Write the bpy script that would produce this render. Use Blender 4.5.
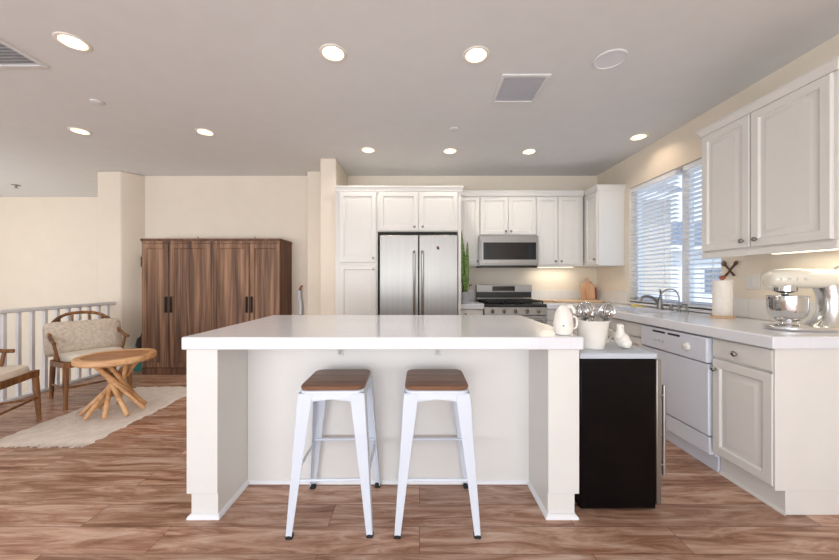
import bpy, bmesh, math, random
from mathutils import Vector, Matrix
random.seed(7)
PI = math.pi
C = bpy.context.scene.collection
SC = bpy.context.scene
for o in list(bpy.data.objects):
    bpy.data.objects.remove(o)

# ------------------------------------------------------------------ camera
EYE = 1.215
CEIL = 2.675
cd = bpy.data.cameras.new('camera')
cd.sensor_width = 36.0
cd.lens = 36.0 * 335.0 / 839.0
cd.clip_start = 0.05
cam = bpy.data.objects.new('camera', cd)
C.objects.link(cam)
cam.location = (0, 0, EYE)
cam.rotation_euler = (PI / 2, 0, 0)
SC.camera = cam

# ------------------------------------------------------------------ world, lights, exposure
w = bpy.data.worlds.new('world')
SC.world = w
w.use_nodes = True
nt = w.node_tree
bg = nt.nodes['Background']
tc = nt.nodes.new('ShaderNodeTexCoord')
sx = nt.nodes.new('ShaderNodeSeparateXYZ')
rp = nt.nodes.new('ShaderNodeValToRGB')
rp.color_ramp.elements[0].position = 0.0
rp.color_ramp.elements[0].color = (0.80, 0.86, 0.93, 1)
rp.color_ramp.elements[1].position = 0.6
rp.color_ramp.elements[1].color = (0.45, 0.62, 0.90, 1)
nt.links.new(tc.outputs['Generated'], sx.inputs[0])
nt.links.new(sx.outputs['Z'], rp.inputs[0])
nt.links.new(rp.outputs[0], bg.inputs[0])
bg.inputs[1].default_value = 2.0


def area_light(name, loc, rot, sx_, sy_, power, col):
    l = bpy.data.lights.new(name, 'AREA')
    l.shape = 'RECTANGLE'
    l.size, l.size_y = sx_, sy_
    l.energy = power
    l.color = col
    o = bpy.data.objects.new(name, l)
    C.objects.link(o)
    o.location = loc
    o.rotation_euler = rot
    return o


# daylight from the living-room windows behind the photographer, and from the stairwell window, plus added upward fill
area_light('living_room_daylight', (-1.2, -3.6, 1.45), (PI / 2, 0, 0), 6.5, 2.2, 78, (0.97, 0.98, 1.0))
area_light('ceiling_fill_light', (-1.2, -3.2, 0.45), (PI / 2 + 0.75, 0, 0), 6.5, 0.9, 150, (0.97, 0.98, 1.0))  # fill lamp added low behind the camera, tilted up to brighten the ceiling
area_light('stairwell_daylight', (-7.6, 3.2, 1.3), (PI / 2 + 0.6, 0, -PI / 2 + 0.5), 2.2, 2.0, 42, (1.0, 0.97, 0.94))
CAN_W = 13.5
WARM = (1.0, 0.91, 0.80)
sl = bpy.data.lights.new('sun', 'SUN')
sl.energy = 3.0
sl.angle = 0.01
sl.color = (1.0, 0.96, 0.9)
so_ = bpy.data.objects.new('sun', sl)
C.objects.link(so_)
so_.rotation_euler = Vector((0.35, 0.65, -0.85)).to_track_quat('-Z', 'Y').to_euler()

SC.view_settings.view_transform = 'Standard'
SC.view_settings.look = 'None'
SC.view_settings.gamma = 1
SC.view_settings.use_curve_mapping = False
SC.view_settings.exposure = -0.1


# ------------------------------------------------------------------ materials
def s2l(c):
    return tuple((v / 12.92 if v <= 0.04045 else ((v + 0.055) / 1.055) ** 2.4) for v in c)


def rgb(r, g, b):
    return s2l((r / 255, g / 255, b / 255))


def mat(name, col, rough=0.5, metal=0.0, var=0.05, scale=6.0, bump=0.0, bscale=60, stretch=(1, 1, 1), coat=0.0):
    m = bpy.data.materials.new(name)
    m.use_nodes = True
    n, l = m.node_tree.nodes, m.node_tree.links
    b = n['Principled BSDF']
    b.inputs['Roughness'].default_value = rough
    b.inputs['Metallic'].default_value = metal
    b.inputs['Coat Weight'].default_value = coat
    t = n.new('ShaderNodeTexCoord')
    mp = n.new('ShaderNodeMapping')
    mp.inputs['Scale'].default_value = stretch
    l.new(t.outputs['Object'], mp.inputs[0])
    nz = n.new('ShaderNodeTexNoise')
    nz.inputs['Scale'].default_value = scale
    nz.inputs['Detail'].default_value = 4
    l.new(mp.outputs[0], nz.inputs['Vector'])
    r = n.new('ShaderNodeValToRGB')
    r.color_ramp.elements[0].position = 0.3
    r.color_ramp.elements[1].position = 0.7
    r.color_ramp.elements[0].color = (*[max(0, c * (1 - var)) for c in col], 1)
    r.color_ramp.elements[1].color = (*[min(1, c * (1 + var)) for c in col], 1)
    l.new(nz.outputs['Fac'], r.inputs[0])
    l.new(r.outputs[0], b.inputs['Base Color'])
    if bump:
        n2 = n.new('ShaderNodeTexNoise')
        n2.inputs['Scale'].default_value = bscale
        n2.inputs['Detail'].default_value = 3
        l.new(mp.outputs[0], n2.inputs['Vector'])
        bp = n.new('ShaderNodeBump')
        bp.inputs['Strength'].default_value = bump
        bp.inputs['Distance'].default_value = 0.01
        l.new(n2.outputs['Fac'], bp.inputs['Height'])
        l.new(bp.outputs[0], b.inputs['Normal'])
    return m


def wood(name, dark, mid, light, axis='Z', rough=0.5, fine=28.0, coarse=1.6):
    """streaky wood, grain running along the given object axis"""
    m = bpy.data.materials.new(name)
    m.use_nodes = True
    n, l = m.node_tree.nodes, m.node_tree.links
    b = n['Principled BSDF']
    b.inputs['Roughness'].default_value = rough
    t = n.new('ShaderNodeTexCoord')
    mp = n.new('ShaderNodeMapping')
    sc = [fine, fine, fine]
    sc['XYZ'.index(axis)] = coarse
    mp.inputs['Scale'].default_value = sc
    l.new(t.outputs['Object'], mp.inputs[0])
    nz = n.new('ShaderNodeTexNoise')
    nz.inputs['Scale'].default_value = 1.0
    nz.inputs['Detail'].default_value = 6
    nz.inputs['Distortion'].default_value = 0.6
    l.new(mp.outputs[0], nz.inputs['Vector'])
    r = n.new('ShaderNodeValToRGB')
    r.color_ramp.elements[0].position = 0.30
    r.color_ramp.elements[0].color = (*dark, 1)
    r.color_ramp.elements[1].position = 0.72
    r.color_ramp.elements[1].color = (*light, 1)
    e = r.color_ramp.elements.new(0.5)
    e.color = (*mid, 1)
    l.new(nz.outputs['Fac'], r.inputs[0])
    l.new(r.outputs[0], b.inputs['Base Color'])
    bp = n.new('ShaderNodeBump')
    bp.inputs['Strength'].default_value = 0.15
    bp.inputs['Distance'].default_value = 0.004
    l.new(nz.outputs['Fac'], bp.inputs['Height'])
    l.new(bp.outputs[0], b.inputs['Normal'])
    return m


def emis(name, col, strength):
    m = bpy.data.materials.new(name)
    m.use_nodes = True
    b = m.node_tree.nodes['Principled BSDF']
    b.inputs['Base Color'].default_value = (*col, 1)
    b.inputs['Emission Color'].default_value = (*col, 1)
    b.inputs['Emission Strength'].default_value = strength
    return m


def tile_mat(name, col, grout, size, off, rough):
    """square tiles on the object's own X, Y and Z grid"""
    m = bpy.data.materials.new(name)
    m.use_nodes = True
    n, l = m.node_tree.nodes, m.node_tree.links
    b = n['Principled BSDF']
    t = n.new('ShaderNodeTexCoord')
    s = n.new('ShaderNodeSeparateXYZ')
    l.new(t.outputs['Object'], s.inputs[0])
    prev = None
    for ax, of in zip('XYZ', off):
        if of is None:
            continue
        a = n.new('ShaderNodeMath'); a.operation = 'ADD'; a.inputs[1].default_value = of
        l.new(s.outputs[ax], a.inputs[0])
        p = n.new('ShaderNodeMath'); p.operation = 'PINGPONG'; p.inputs[1].default_value = size / 2
        l.new(a.outputs[0], p.inputs[0])
        q = n.new('ShaderNodeMath'); q.operation = 'LESS_THAN'; q.inputs[1].default_value = 0.0016
        l.new(p.outputs[0], q.inputs[0])
        if prev is None:
            prev = q
        else:
            x = n.new('ShaderNodeMath'); x.operation = 'MAXIMUM'
            l.new(prev.outputs[0], x.inputs[0]); l.new(q.outputs[0], x.inputs[1])
            prev = x
    nz = n.new('ShaderNodeTexNoise'); nz.inputs['Scale'].default_value = 5
    l.new(t.outputs['Object'], nz.inputs['Vector'])
    r = n.new('ShaderNodeValToRGB')
    r.color_ramp.elements[0].color = (*[c * .97 for c in col], 1)
    r.color_ramp.elements[1].color = (*[min(1, c * 1.03) for c in col], 1)
    l.new(nz.outputs['Fac'], r.inputs[0])
    mx = n.new('ShaderNodeMix'); mx.data_type = 'RGBA'
    l.new(prev.outputs[0], mx.inputs['Factor'])
    l.new(r.outputs[0], mx.inputs['A'])
    mx.inputs['B'].default_value = (*grout, 1)
    l.new(mx.outputs['Result'], b.inputs['Base Color'])
    rr = n.new('ShaderNodeMath'); rr.operation = 'MULTIPLY_ADD'
    rr.inputs[1].default_value = 0.12; rr.inputs[2].default_value = rough
    l.new(prev.outputs[0], rr.inputs[0])
    l.new(rr.outputs[0], b.inputs['Roughness'])
    bp = n.new('ShaderNodeBump'); bp.invert = True
    bp.inputs['Strength'].default_value = 0.1; bp.inputs['Distance'].default_value = 0.001
    l.new(prev.outputs[0], bp.inputs['Height'])
    l.new(bp.outputs[0], b.inputs['Normal'])
    return m


def floor_mat():
    m = bpy.data.materials.new('plank_floor')
    m.use_nodes = True
    n, l = m.node_tree.nodes, m.node_tree.links
    b = n['Principled BSDF']
    t = n.new('ShaderNodeTexCoord')
    br = n.new('ShaderNodeTexBrick')
    br.offset = 0.37; br.offset_frequency = 2
    br.inputs['Scale'].default_value = 1.0
    br.inputs['Brick Width'].default_value = 1.22
    br.inputs['Row Height'].default_value = 0.165
    br.inputs['Mortar Size'].default_value = 0.0016
    br.inputs['Mortar Smooth'].default_value = 0.3
    br.inputs['Color1'].default_value = (0, 0, 0, 1)
    br.inputs['Color2'].default_value = (1, 1, 1, 1)
    br.inputs['Mortar'].default_value = (0.5, 0.5, 0.5, 1)
    l.new(t.outputs['Object'], br.inputs['Vector'])
    # grain: long streaks along X, shifted per plank
    mp = n.new('ShaderNodeMapping'); mp.inputs['Scale'].default_value = (1.5, 11.0, 1)
    l.new(t.outputs['Object'], mp.inputs[0])
    ad = n.new('ShaderNodeVectorMath'); ad.operation = 'MULTIPLY_ADD'
    ad.inputs[1].default_value = (7, 3, 11); 
    l.new(br.outputs['Color'], ad.inputs[0]); l.new(mp.outputs[0], ad.inputs[2])
    nz = n.new('ShaderNodeTexNoise'); nz.inputs['Scale'].default_value = 1.6
    nz.inputs['Detail'].default_value = 9; nz.inputs['Roughness'].default_value = 0.7
    nz.inputs['Distortion'].default_value = 0.9
    l.new(ad.outputs[0], nz.inputs['Vector'])
    r = n.new('ShaderNodeValToRGB')
    cr = r.color_ramp
    cr.elements[0].position = 0.30; cr.elements[0].color = (*rgb(108, 68, 46), 1)
    cr.elements[1].position = 0.74; cr.elements[1].color = (*rgb(226, 204, 187), 1)
    e = cr.elements.new(0.44); e.color = (*rgb(162, 117, 91), 1)
    e = cr.elements.new(0.57); e.color = (*rgb(200, 164, 142), 1)
    l.new(nz.outputs['Fac'], r.inputs[0])
    # plank-to-plank tint
    hs = n.new('ShaderNodeHueSaturation')
    mr = n.new('ShaderNodeMapRange'); mr.inputs['To Min'].default_value = 0.74; mr.inputs['To Max'].default_value = 1.10
    l.new(br.outputs['Color'], mr.inputs['Value'])
    l.new(mr.outputs[0], hs.inputs['Value'])
    l.new(r.outputs[0], hs.inputs['Color'])
    mx = n.new('ShaderNodeMix'); mx.data_type = 'RGBA'
    l.new(br.outputs['Fac'], mx.inputs['Factor'])
    l.new(hs.outputs[0], mx.inputs['A'])
    mx.inputs['B'].default_value = (*rgb(96, 62, 46), 1)
    l.new(mx.outputs['Result'], b.inputs['Base Color'])
    b.inputs['Roughness'].default_value = 0.38
    bp = n.new('ShaderNodeBump'); bp.inputs['Strength'].default_value = 0.12; bp.inputs['Distance'].default_value = 0.003
    l.new(nz.outputs['Fac'], bp.inputs['Height']); l.new(bp.outputs[0], b.inputs['Normal'])
    return m


M = {}
M['floor'] = floor_mat()
M['ceiling'] = mat('ceiling_paint', rgb(220, 220, 220), 0.9, var=0.015, bump=0.05, bscale=120)
M['wall'] = mat('cream_wall_paint', rgb(228, 217, 201), 0.85, var=0.015, bump=0.05, bscale=120)
M['cab'] = mat('cabinet_paint', rgb(223, 220, 215), 0.38, var=0.01)
M['island'] = mat('island_paint', rgb(221, 219, 215), 0.45, var=0.01)
M['white'] = mat('white_enamel', rgb(218, 221, 230), 0.3, var=0.01)
M['trimwhite'] = mat('white_trim_paint', rgb(228, 228, 230), 0.45, var=0.01)
M['tile'] = tile_mat('white_counter_tile', rgb(225, 226, 231), rgb(218, 219, 223), 0.1525, (0.0, 0.07, None), 0.12)
M['splash'] = tile_mat('white_wall_tile', rgb(228, 225, 222), rgb(205, 200, 196), 0.1525, (0.0, 0.07, None), 0.15)
M['steel'] = mat('brushed_steel', rgb(160, 157, 153), 0.40, 1.0, var=0.05, scale=1.0, stretch=(90, 90, 1.5))
M['steelh'] = mat('brushed_steel_bar', rgb(178, 176, 174), 0.38, 1.0, var=0.05, scale=3)
M['chrome'] = mat('polished_steel', rgb(214, 214, 214), 0.1, 1.0, var=0.02)
M['satin'] = mat('satin_aluminium', rgb(222, 222, 222), 0.24, 1.0, var=0.03)
M['nickel'] = mat('brushed_nickel', rgb(150, 145, 140), 0.3, 1.0, var=0.04)
M['black'] = mat('black_enamel', rgb(16, 14, 15), 0.28, var=0.2)
M['fridgeblack'] = mat('black_textured_panel', rgb(9, 6, 7), 0.3, var=0.35, scale=5, bump=0.08, bscale=160)
M['glassblack'] = mat('black_glass', rgb(20, 20, 24), 0.06, var=0.2)
M['iron'] = mat('cast_iron', rgb(28, 27, 28), 0.6, var=0.2)
M['rubber'] = mat('black_rubber', rgb(25, 25, 26), 0.8, var=0.2)
M['dark'] = mat('dark_recess', rgb(40, 36, 34), 0.8, var=0.1)
M['stool'] = mat('white_powder_coat', rgb(208, 215, 226), 0.35, var=0.015)
M['seat'] = wood('stool_seat_wood', rgb(92, 60, 42), rgb(120, 83, 60), rgb(142, 102, 77), 'X', 0.42, 26, 2)
M['ward'] = wood('wardrobe_wood', rgb(66, 45, 32), rgb(116, 83, 61), rgb(164, 126, 98), 'Z', 0.55, 22, 0.9)
M['ward_dk'] = wood('wardrobe_side_wood', rgb(58, 36, 26), rgb(98, 64, 45), rgb(128, 88, 62), 'Z', 0.6, 15, 0.7)
M['bronze'] = mat('dark_bronze', rgb(66, 54, 48), 0.45, 0.6, var=0.1)
M['tablewood'] = wood('table_wood', rgb(176, 124, 78), rgb(208, 160, 112), rgb(226, 184, 138), 'X', 0.45, 14, 2)
M['tablein'] = wood('table_inset_wood', rgb(134, 82, 44), rgb(164, 108, 62), rgb(188, 132, 80), 'X', 0.45, 18, 2)
M['chairwood'] = wood('chair_wood', rgb(80, 48, 25), rgb(130, 86, 47), rgb(166, 116, 66), 'Z', 0.5, 20, 4)
M['fabric'] = mat('oatmeal_fabric', rgb(204, 190, 174), 0.95, var=0.16, scale=38, bump=0.5, bscale=110)
M['seatfab'] = mat('cream_seat_fabric', rgb(222, 212, 198), 0.95, var=0.06, scale=20, bump=0.3, bscale=120)
M['rug'] = mat('ivory_wool', rgb(228, 218, 208), 1.0, var=0.08, scale=14, bump=0.8, bscale=70)
M['teal'] = mat('teal_plastic', rgb(40, 128, 118), 0.5, var=0.06)
M['bagblack'] = mat('black_cloth', rgb(30, 26, 26), 0.8, var=0.2)
M['ceramic'] = mat('white_ceramic', rgb(232, 228, 220), 0.22, var=0.01)
M['cream'] = mat('cream_enamel', rgb(226, 220, 204), 0.2, var=0.01, coat=0.4)
M['paper'] = mat('paper_towel', rgb(240, 234, 226), 0.95, var=0.03, scale=30, bump=0.4, bscale=50)
M['boardwood'] = wood('board_wood', rgb(204, 150, 112), rgb(224, 176, 138), rgb(234, 192, 156), 'Z', 0.5, 22, 3)
M['traywood'] = wood('tray_wood', rgb(196, 158, 122), rgb(220, 186, 152), rgb(232, 204, 174), 'X', 0.5, 22, 3)
M['decorwood'] = wood('dark_carved_wood', rgb(60, 36, 24), rgb(90, 58, 38), rgb(116, 78, 52), 'Z', 0.5, 30, 6)
M['knobwood'] = wood('reddish_wood', rgb(120, 62, 40), rgb(154, 88, 62), rgb(176, 112, 84), 'Z', 0.4, 40, 8)
M['pot'] = mat('grey_concrete', rgb(168, 170, 176), 0.7, var=0.08, scale=20)
M['leaf'] = mat('snake_plant_leaf', rgb(96, 122, 54), 0.5, var=0.55, scale=3, stretch=(5, 5, 16))
M['leafdk'] = mat('dark_leaf', rgb(52, 70, 52), 0.5, var=0.2)
M['soil'] = mat('soil', rgb(60, 46, 36), 1, var=0.3, scale=60)
M['greyplate'] = mat('grey_laminate', rgb(188, 194, 204), 0.3, var=0.03)
M['yellow'] = mat('yellow_sponge', rgb(226, 204, 120), 0.9, var=0.1, scale=60, bump=0.5, bscale=140)
M['blind'] = mat('white_blind_slat', rgb(232, 235, 240), 0.5, var=0.01)
M['stucco'] = mat('beige_stucco', rgb(196, 184, 172), 0.95, var=0.06, scale=3, bump=0.3, bscale=30)
M['stuccow'] = mat('white_stucco', rgb(226, 226, 228), 0.95, var=0.04, scale=3, bump=0.3, bscale=30)
M['rooft'] = mat('grey_roof_tile', rgb(128, 132, 142), 0.9, var=0.2, scale=8)
M['red'] = mat('red_enamel', rgb(150, 60, 44), 0.4, var=0.1)
M['bulb'] = emis('lit_lamp', (1.0, 0.96, 0.88), 14.0)
M['strip'] = emis('lit_strip', (1.0, 0.88, 0.66), 2.2)
M['ring'] = mat('lamp_trim_white', rgb(235, 228, 218), 0.5, var=0.01)
M['reflector'] = mat('warm_reflector', rgb(240, 220, 190), 0.4, var=0.02)
M['speaker'] = mat('speaker_mesh', rgb(222, 223, 230), 0.7, var=0.03, scale=200)


M['fridgeblack'].node_tree.nodes['Principled BSDF'].inputs['Specular IOR Level'].default_value = 0.14


def pane_mat():
    m = bpy.data.materials.new('window_glass')
    m.use_nodes = True
    n, l = m.node_tree.nodes, m.node_tree.links
    for x in list(n):
        if x.type != 'OUTPUT_MATERIAL':
            n.remove(x)
    out = [x for x in n if x.type == 'OUTPUT_MATERIAL'][0]
    tr = n.new('ShaderNodeBsdfTransparent'); tr.inputs[0].default_value = (0.93, 0.96, 0.98, 1)
    gl = n.new('ShaderNodeBsdfGlossy'); gl.inputs['Roughness'].default_value = 0.02
    mx = n.new('ShaderNodeMixShader')
    mx.inputs[0].default_value = 0.05; l.new(tr.outputs[0], mx.inputs[1]); l.new(gl.outputs[0], mx.inputs[2])
    l.new(mx.outputs[0], out.inputs[0])
    return m


M['pane'] = pane_mat()


# ------------------------------------------------------------------ mesh helpers
def wloc(o):
    v = Vector((0, 0, 0))
    while o:
        v += Vector(o.location)
        o = o.parent
    return v


def spl(pts, k=6):
    """Catmull-Rom through the points"""
    P = [Vector(p) for p in pts]
    P = [P[0] * 2 - P[1]] + P + [P[-1] * 2 - P[-2]]
    out = []
    for i in range(1, len(P) - 2):
        for j in range(k):
            t = j / k
            a, b, c, d = P[i - 1], P[i], P[i + 1], P[i + 2]
            out.append(0.5 * ((2 * b) + (c - a) * t + (2 * a - 5 * b + 4 * c - d) * t * t + (3 * b - a - 3 * c + d) * t ** 3))
    out.append(P[-2])
    return out


class MB:
    def __init__(self):
        self.bm = bmesh.new()

    def box(self, x0, x1, y0, y1, z0, z1):
        v = [self.bm.verts.new((x, y, z)) for z in (z0, z1) for y in (y0, y1) for x in (x0, x1)]
        for f in ((0, 2, 3, 1), (4, 5, 7, 6), (0, 1, 5, 4), (2, 6, 7, 3), (0, 4, 6, 2), (1, 3, 7, 5)):
            self.bm.faces.new([v[i] for i in f])
        return self

    def hexa(self, b, t):
        """box from four bottom and four top corners, each anticlockwise seen from above"""
        v = [self.bm.verts.new(p) for p in list(b) + list(t)]
        for f in ((3, 2, 1, 0), (4, 5, 6, 7), (0, 1, 5, 4), (1, 2, 6, 5), (2, 3, 7, 6), (3, 0, 4, 7)):
            self.bm.faces.new([v[i] for i in f])
        return self

    def rings(self, rs, closed=True, cap0=True, cap1=True):
        R = [[self.bm.verts.new(p) for p in r] for r in rs]
        n = len(R[0])
        for a, b in zip(R, R[1:]):
            for i in range(n if closed else n - 1):
                j = (i + 1) % n
                self.bm.faces.new((a[i], a[j], b[j], b[i]))
        if cap0:
            self.bm.faces.new(R[0][::-1])
        if cap1:
            self.bm.faces.new(R[-1])
        return self

    def prism(self, poly, z0, z1):
        return self.rings([[(x, y, z0) for x, y in poly], [(x, y, z1) for x, y in poly]])

    def tube(self, pts, r, n=10):
        P = [Vector(p) for p in pts]
        R = r if isinstance(r, (list, tuple)) else [r] * len(P)
        if len(R) != len(P):
            a, b = R[0], R[-1]
            R = [a + (b - a) * i / (len(P) - 1) for i in range(len(P))]
        up = None
        rs = []
        for i, p in enumerate(P):
            d = (P[min(i + 1, len(P) - 1)] - P[max(i - 1, 0)]).normalized()
            if up is None:
                up = d.orthogonal().normalized()
            up = (up - d * up.dot(d)).normalized()
            s = d.cross(up)
            rs.append([p + (up * math.cos(2 * PI * k / n) + s * math.sin(2 * PI * k / n)) * R[i] for k in range(n)])
        return self.rings(rs)

    def cyl(self, p0, p1, r0, r1=None, n=20):
        return self.tube([p0, p1], [r0, r0 if r1 is None else r1], n)

    def lathe(self, prof, c=(0, 0, 0), n=28, cap0=True, cap1=True):
        return self.rings([[(c[0] + r * math.cos(2 * PI * k / n), c[1] + r * math.sin(2 * PI * k / n), c[2] + z)
                            for k in range(n)] for r, z in prof], cap0=cap0, cap1=cap1)

    def ell(self, c, r, n=20, m=12, rot=None):
        rs = []
        for i in range(m + 1):
            a = -PI / 2 + PI * max(0.02, min(m - 0.02, i)) / m
            ring = []
            for k in range(n):
                v = Vector((r[0] * math.cos(a) * math.cos(2 * PI * k / n), r[1] * math.cos(a) * math.sin(2 * PI * k / n), r[2] * math.sin(a)))
                if rot:
                    v = rot @ v
                ring.append(v + Vector(c))
            rs.append(ring)
        return self.rings(rs)

    def loft(self, secs, axis='X', e=2.0, n=24):
        """superellipse sections (position, c1, c2, r1, r2) along an axis"""
        rs = []
        for s, c1, c2, r1, r2 in secs:
            ring = []
            for k in range(n):
                a = 2 * PI * k / n
                ca, sa = math.cos(a), math.sin(a)
                p = c1 + r1 * math.copysign(abs(ca) ** (2 / e), ca)
                q = c2 + r2 * math.copysign(abs(sa) ** (2 / e), sa)
                ring.append({'X': (s, p, q), 'Y': (q, s, p), 'Z': (p, q, s)}[axis])
            rs.append(ring)
        return self.rings(rs)

    def panel(self, o, u, v, w_, h, prof):
        """door front: rectangle loops (inset, height) on the plane o + u, v; normal u x v"""
        o, u, v = Vector(o), Vector(u), Vector(v)
        nn = u.cross(v)
        rs = []
        for ins, z in prof:
            rs.append([o + u * a + v * b + nn * z for a, b in
                       ((ins, ins), (w_ - ins, ins), (w_ - ins, h - ins), (ins, h - ins))])
        return self.rings(rs)

    def turn(self, m):
        bmesh.ops.transform(self.bm, matrix=m, verts=self.bm.verts)
        return self

    def build(self, name, m, parent=None, bevel=0.0, smooth=True, seg=2):
        bm = self.bm
        bmesh.ops.recalc_face_normals(bm, faces=bm.faces)
        if smooth:
            for f in bm.faces:
                f.smooth = True
            for e in bm.edges:
                if len(e.link_faces) == 2:
                    e.smooth = e.calc_face_angle(0) < math.radians(38)
        if parent is not None:
            bmesh.ops.translate(bm, vec=-wloc(parent), verts=bm.verts)
        me = bpy.data.meshes.new(name)
        bm.to_mesh(me)
        bm.free()
        me.materials.append(m)
        ob = bpy.data.objects.new(name, me)
        C.objects.link(ob)
        if parent is not None:
            ob.parent = parent
        if bevel:
            b = ob.modifiers.new('bevel', 'BEVEL')
            b.width = bevel
            b.segments = seg
            b.limit_method = 'ANGLE'
            b.angle_limit = math.radians(40)
        return ob


def thing(name, loc, label, cat, group=None):
    o = bpy.data.objects.new(name, None)
    C.objects.link(o)
    o.location = loc
    o.empty_display_size = 0.05
    return tag(o, label, cat, group)


def tag(o, label, cat, group=None, kind=None):
    o['label'] = label
    o['category'] = cat
    if group:
        o['group'] = group
    if kind:
        o['kind'] = kind
    return o


def struct(o):
    o['kind'] = 'structure'
    return o


def dup(root, loc, rotz=None, label=None):
    r = root.copy()
    C.objects.link(r)
    r.location = loc
    if rotz is not None:
        r.rotation_euler = (0, 0, rotz)
    if label:
        r['label'] = label
    for ch in list(root.children):
        c = ch.copy()
        C.objects.link(c)
        c.parent = r
        for g in list(ch.children):
            d = g.copy()
            C.objects.link(d)
            d.parent = c
    return r


def relabel(o, text):
    o['label'] = text
    return o


RAISED = [(0, -0.02), (0, -0.004), (0.004, 0), (0.048, 0), (0.053, -0.004), (0.056, -0.012), (0.064, -0.013), (0.094, -0.002), (0.098, -0.002)]
SLAB = [(0, -0.02), (0, -0.004), (0.004, -0.001), (0.012, 0)]
SHAKER = [(0, -0.02), (0, -0.002), (0.002, 0), (0.062, 0), (0.066, -0.009), (0.07, -0.009)]


def knob(parent, p, d):
    d = Vector(d)
    p = Vector(p)
    b = MB()
    b.tube([p - d * 0.001, p + d * 0.012, p + d * 0.014, p + d * 0.022, p + d * 0.028], [0.006, 0.006, 0.014, 0.015, 0.009], 14)
    return b.build('knob', M['nickel'], parent)


def crown(parent, name, m, path, out, z0, z1):
    """cove moulding swept along a front path; out = outward normals per corner"""
    prof = [(0.0, 0.0), (0.008, 0.0), (0.010, 0.35), (0.022, 0.78), (0.026, 0.8), (0.026, 1.0), (0.0, 1.0)]
    rs = []
    for (x, y), (ox, oy) in zip(path, out):
        rs.append([(x + ox * a, y + oy * a, z0 + (z1 - z0) * t) for a, t in prof])
    b = MB()
    b.rings(rs)
    return b.build(name, m, parent)


# ------------------------------------------------------------------ the room
WY = 4.70        # kitchen back wall
WX = 2.49        # right wall
FX = -4.16       # floor edge at the stairwell
fl = struct(MB().box(FX, WX + 0.15, -4.0, 6.0, -0.2, 0).build('floor', M['floor'], smooth=False))

cans = [(-2.126, 2.055), (-0.556, 2.155), (0.367, 2.174), (-3.327, 3.283), (-2.116, 3.305),
        (-0.578, 3.762), (0.345, 3.791), (1.244, 3.806), (2.235, 3.42)]
ce = MB().box(-8.2, WX + 0.15, -4.0, 6.2, CEIL, CEIL + 0.16).build('ceiling', M['ceiling'], smooth=False)
cut = MB()
for x, y in cans:
    cut.cyl((x, y, CEIL - 0.1), (x, y, CEIL + 0.12), 0.070, n=32)
co = cut.build('cutter', M['ceiling'])
bo = ce.modifiers.new('cans', 'BOOLEAN')
bo.operation = 'DIFFERENCE'
bo.object = co
bo.solver = 'EXACT'
dg = bpy.context.evaluated_depsgraph_get()
me = bpy.data.meshes.new_from_object(ce.evaluated_get(dg))
ce.modifiers.clear()
ce.data = me
bpy.data.objects.remove(co)
struct(ce)

struct(MB().box(-4.4, WX + 0.15, WY, WY + 0.15, 0, CEIL).build('wall_back', M['wall'], smooth=False))
# right wall with the window opening
WYa, WYb, WZa, WZb = 2.765, 3.98, 0.955, 2.30
b = MB()
b.box(WX, WX + 0.16, -4.0, WYa, 0, CEIL)
b.box(WX, WX + 0.16, WYb, WY, 0, CEIL)
b.box(WX, WX + 0.16, WYa, WYb, 0, WZa)
b.box(WX, WX + 0.16, WYa, WYb, WZb, CEIL)
struct(b.build('wall_right', M['wall'], smooth=False))
# wall end beside the pantry and the jog behind it
struct(MB().box(-1.19, -1.0, 4.01, WY, 0, CEIL).build('wall_partition', M['wall'], bevel=0.012))
struct(MB().box(-1.507, -1.19, 4.487, WY, 0, CEIL).build('wall_jog', M['wall'], bevel=0.012))
# pier at the head of the stairs
struct(MB().prism([(-4.32, 4.487), (-4.0, 4.487), (-3.85, 4.70), (-3.85, 4.85), (-4.32, 5.9)], -2.8, CEIL).build('wall_pier', M['wall'], bevel=0.015))
struct(MB().box(-8.2, -4.0, 5.89, 6.04, -2.8, CEIL).build('wall_stairwell', M['wall'], smooth=False))
struct(MB().box(-8.2, -8.05, -4.0, 6.04, -2.8, CEIL).build('wall_left', M['wall'], smooth=False))
struct(MB().box(-8.2, FX, -4.0, 6.04, -2.95, -2.8).build('floor_lower', M['floor'], smooth=False))
struct(MB().box(FX - 0.02, FX, -4.0, 4.487, -0.3, -0.001).build('trim_1', M['trimwhite'], smooth=False))
# baseboards
struct(MB().box(-3.82, -1.52, WY - 0.014, WY, 0, 0.10).build('baseboard_back', M['trimwhite'], bevel=0.003))
# tiled upstands behind the worktops
struct(MB().box(0.50, 0.775, WY - 0.012, WY, 0.928, 1.075).box(1.55, WX - 0.013, WY - 0.012, WY, 0.928, 1.075)
       .build('trim_2', M['splash'], bevel=0.002))
struct(MB().box(WX - 0.012, WX, 1.70, WYa - 0.02, 0.928, 1.075).box(WX - 0.012, WX, WYb + 0.02, WY - 0.013, 0.928, 1.075)
       .build('trim_3', M['splash'], bevel=0.002))

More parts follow.
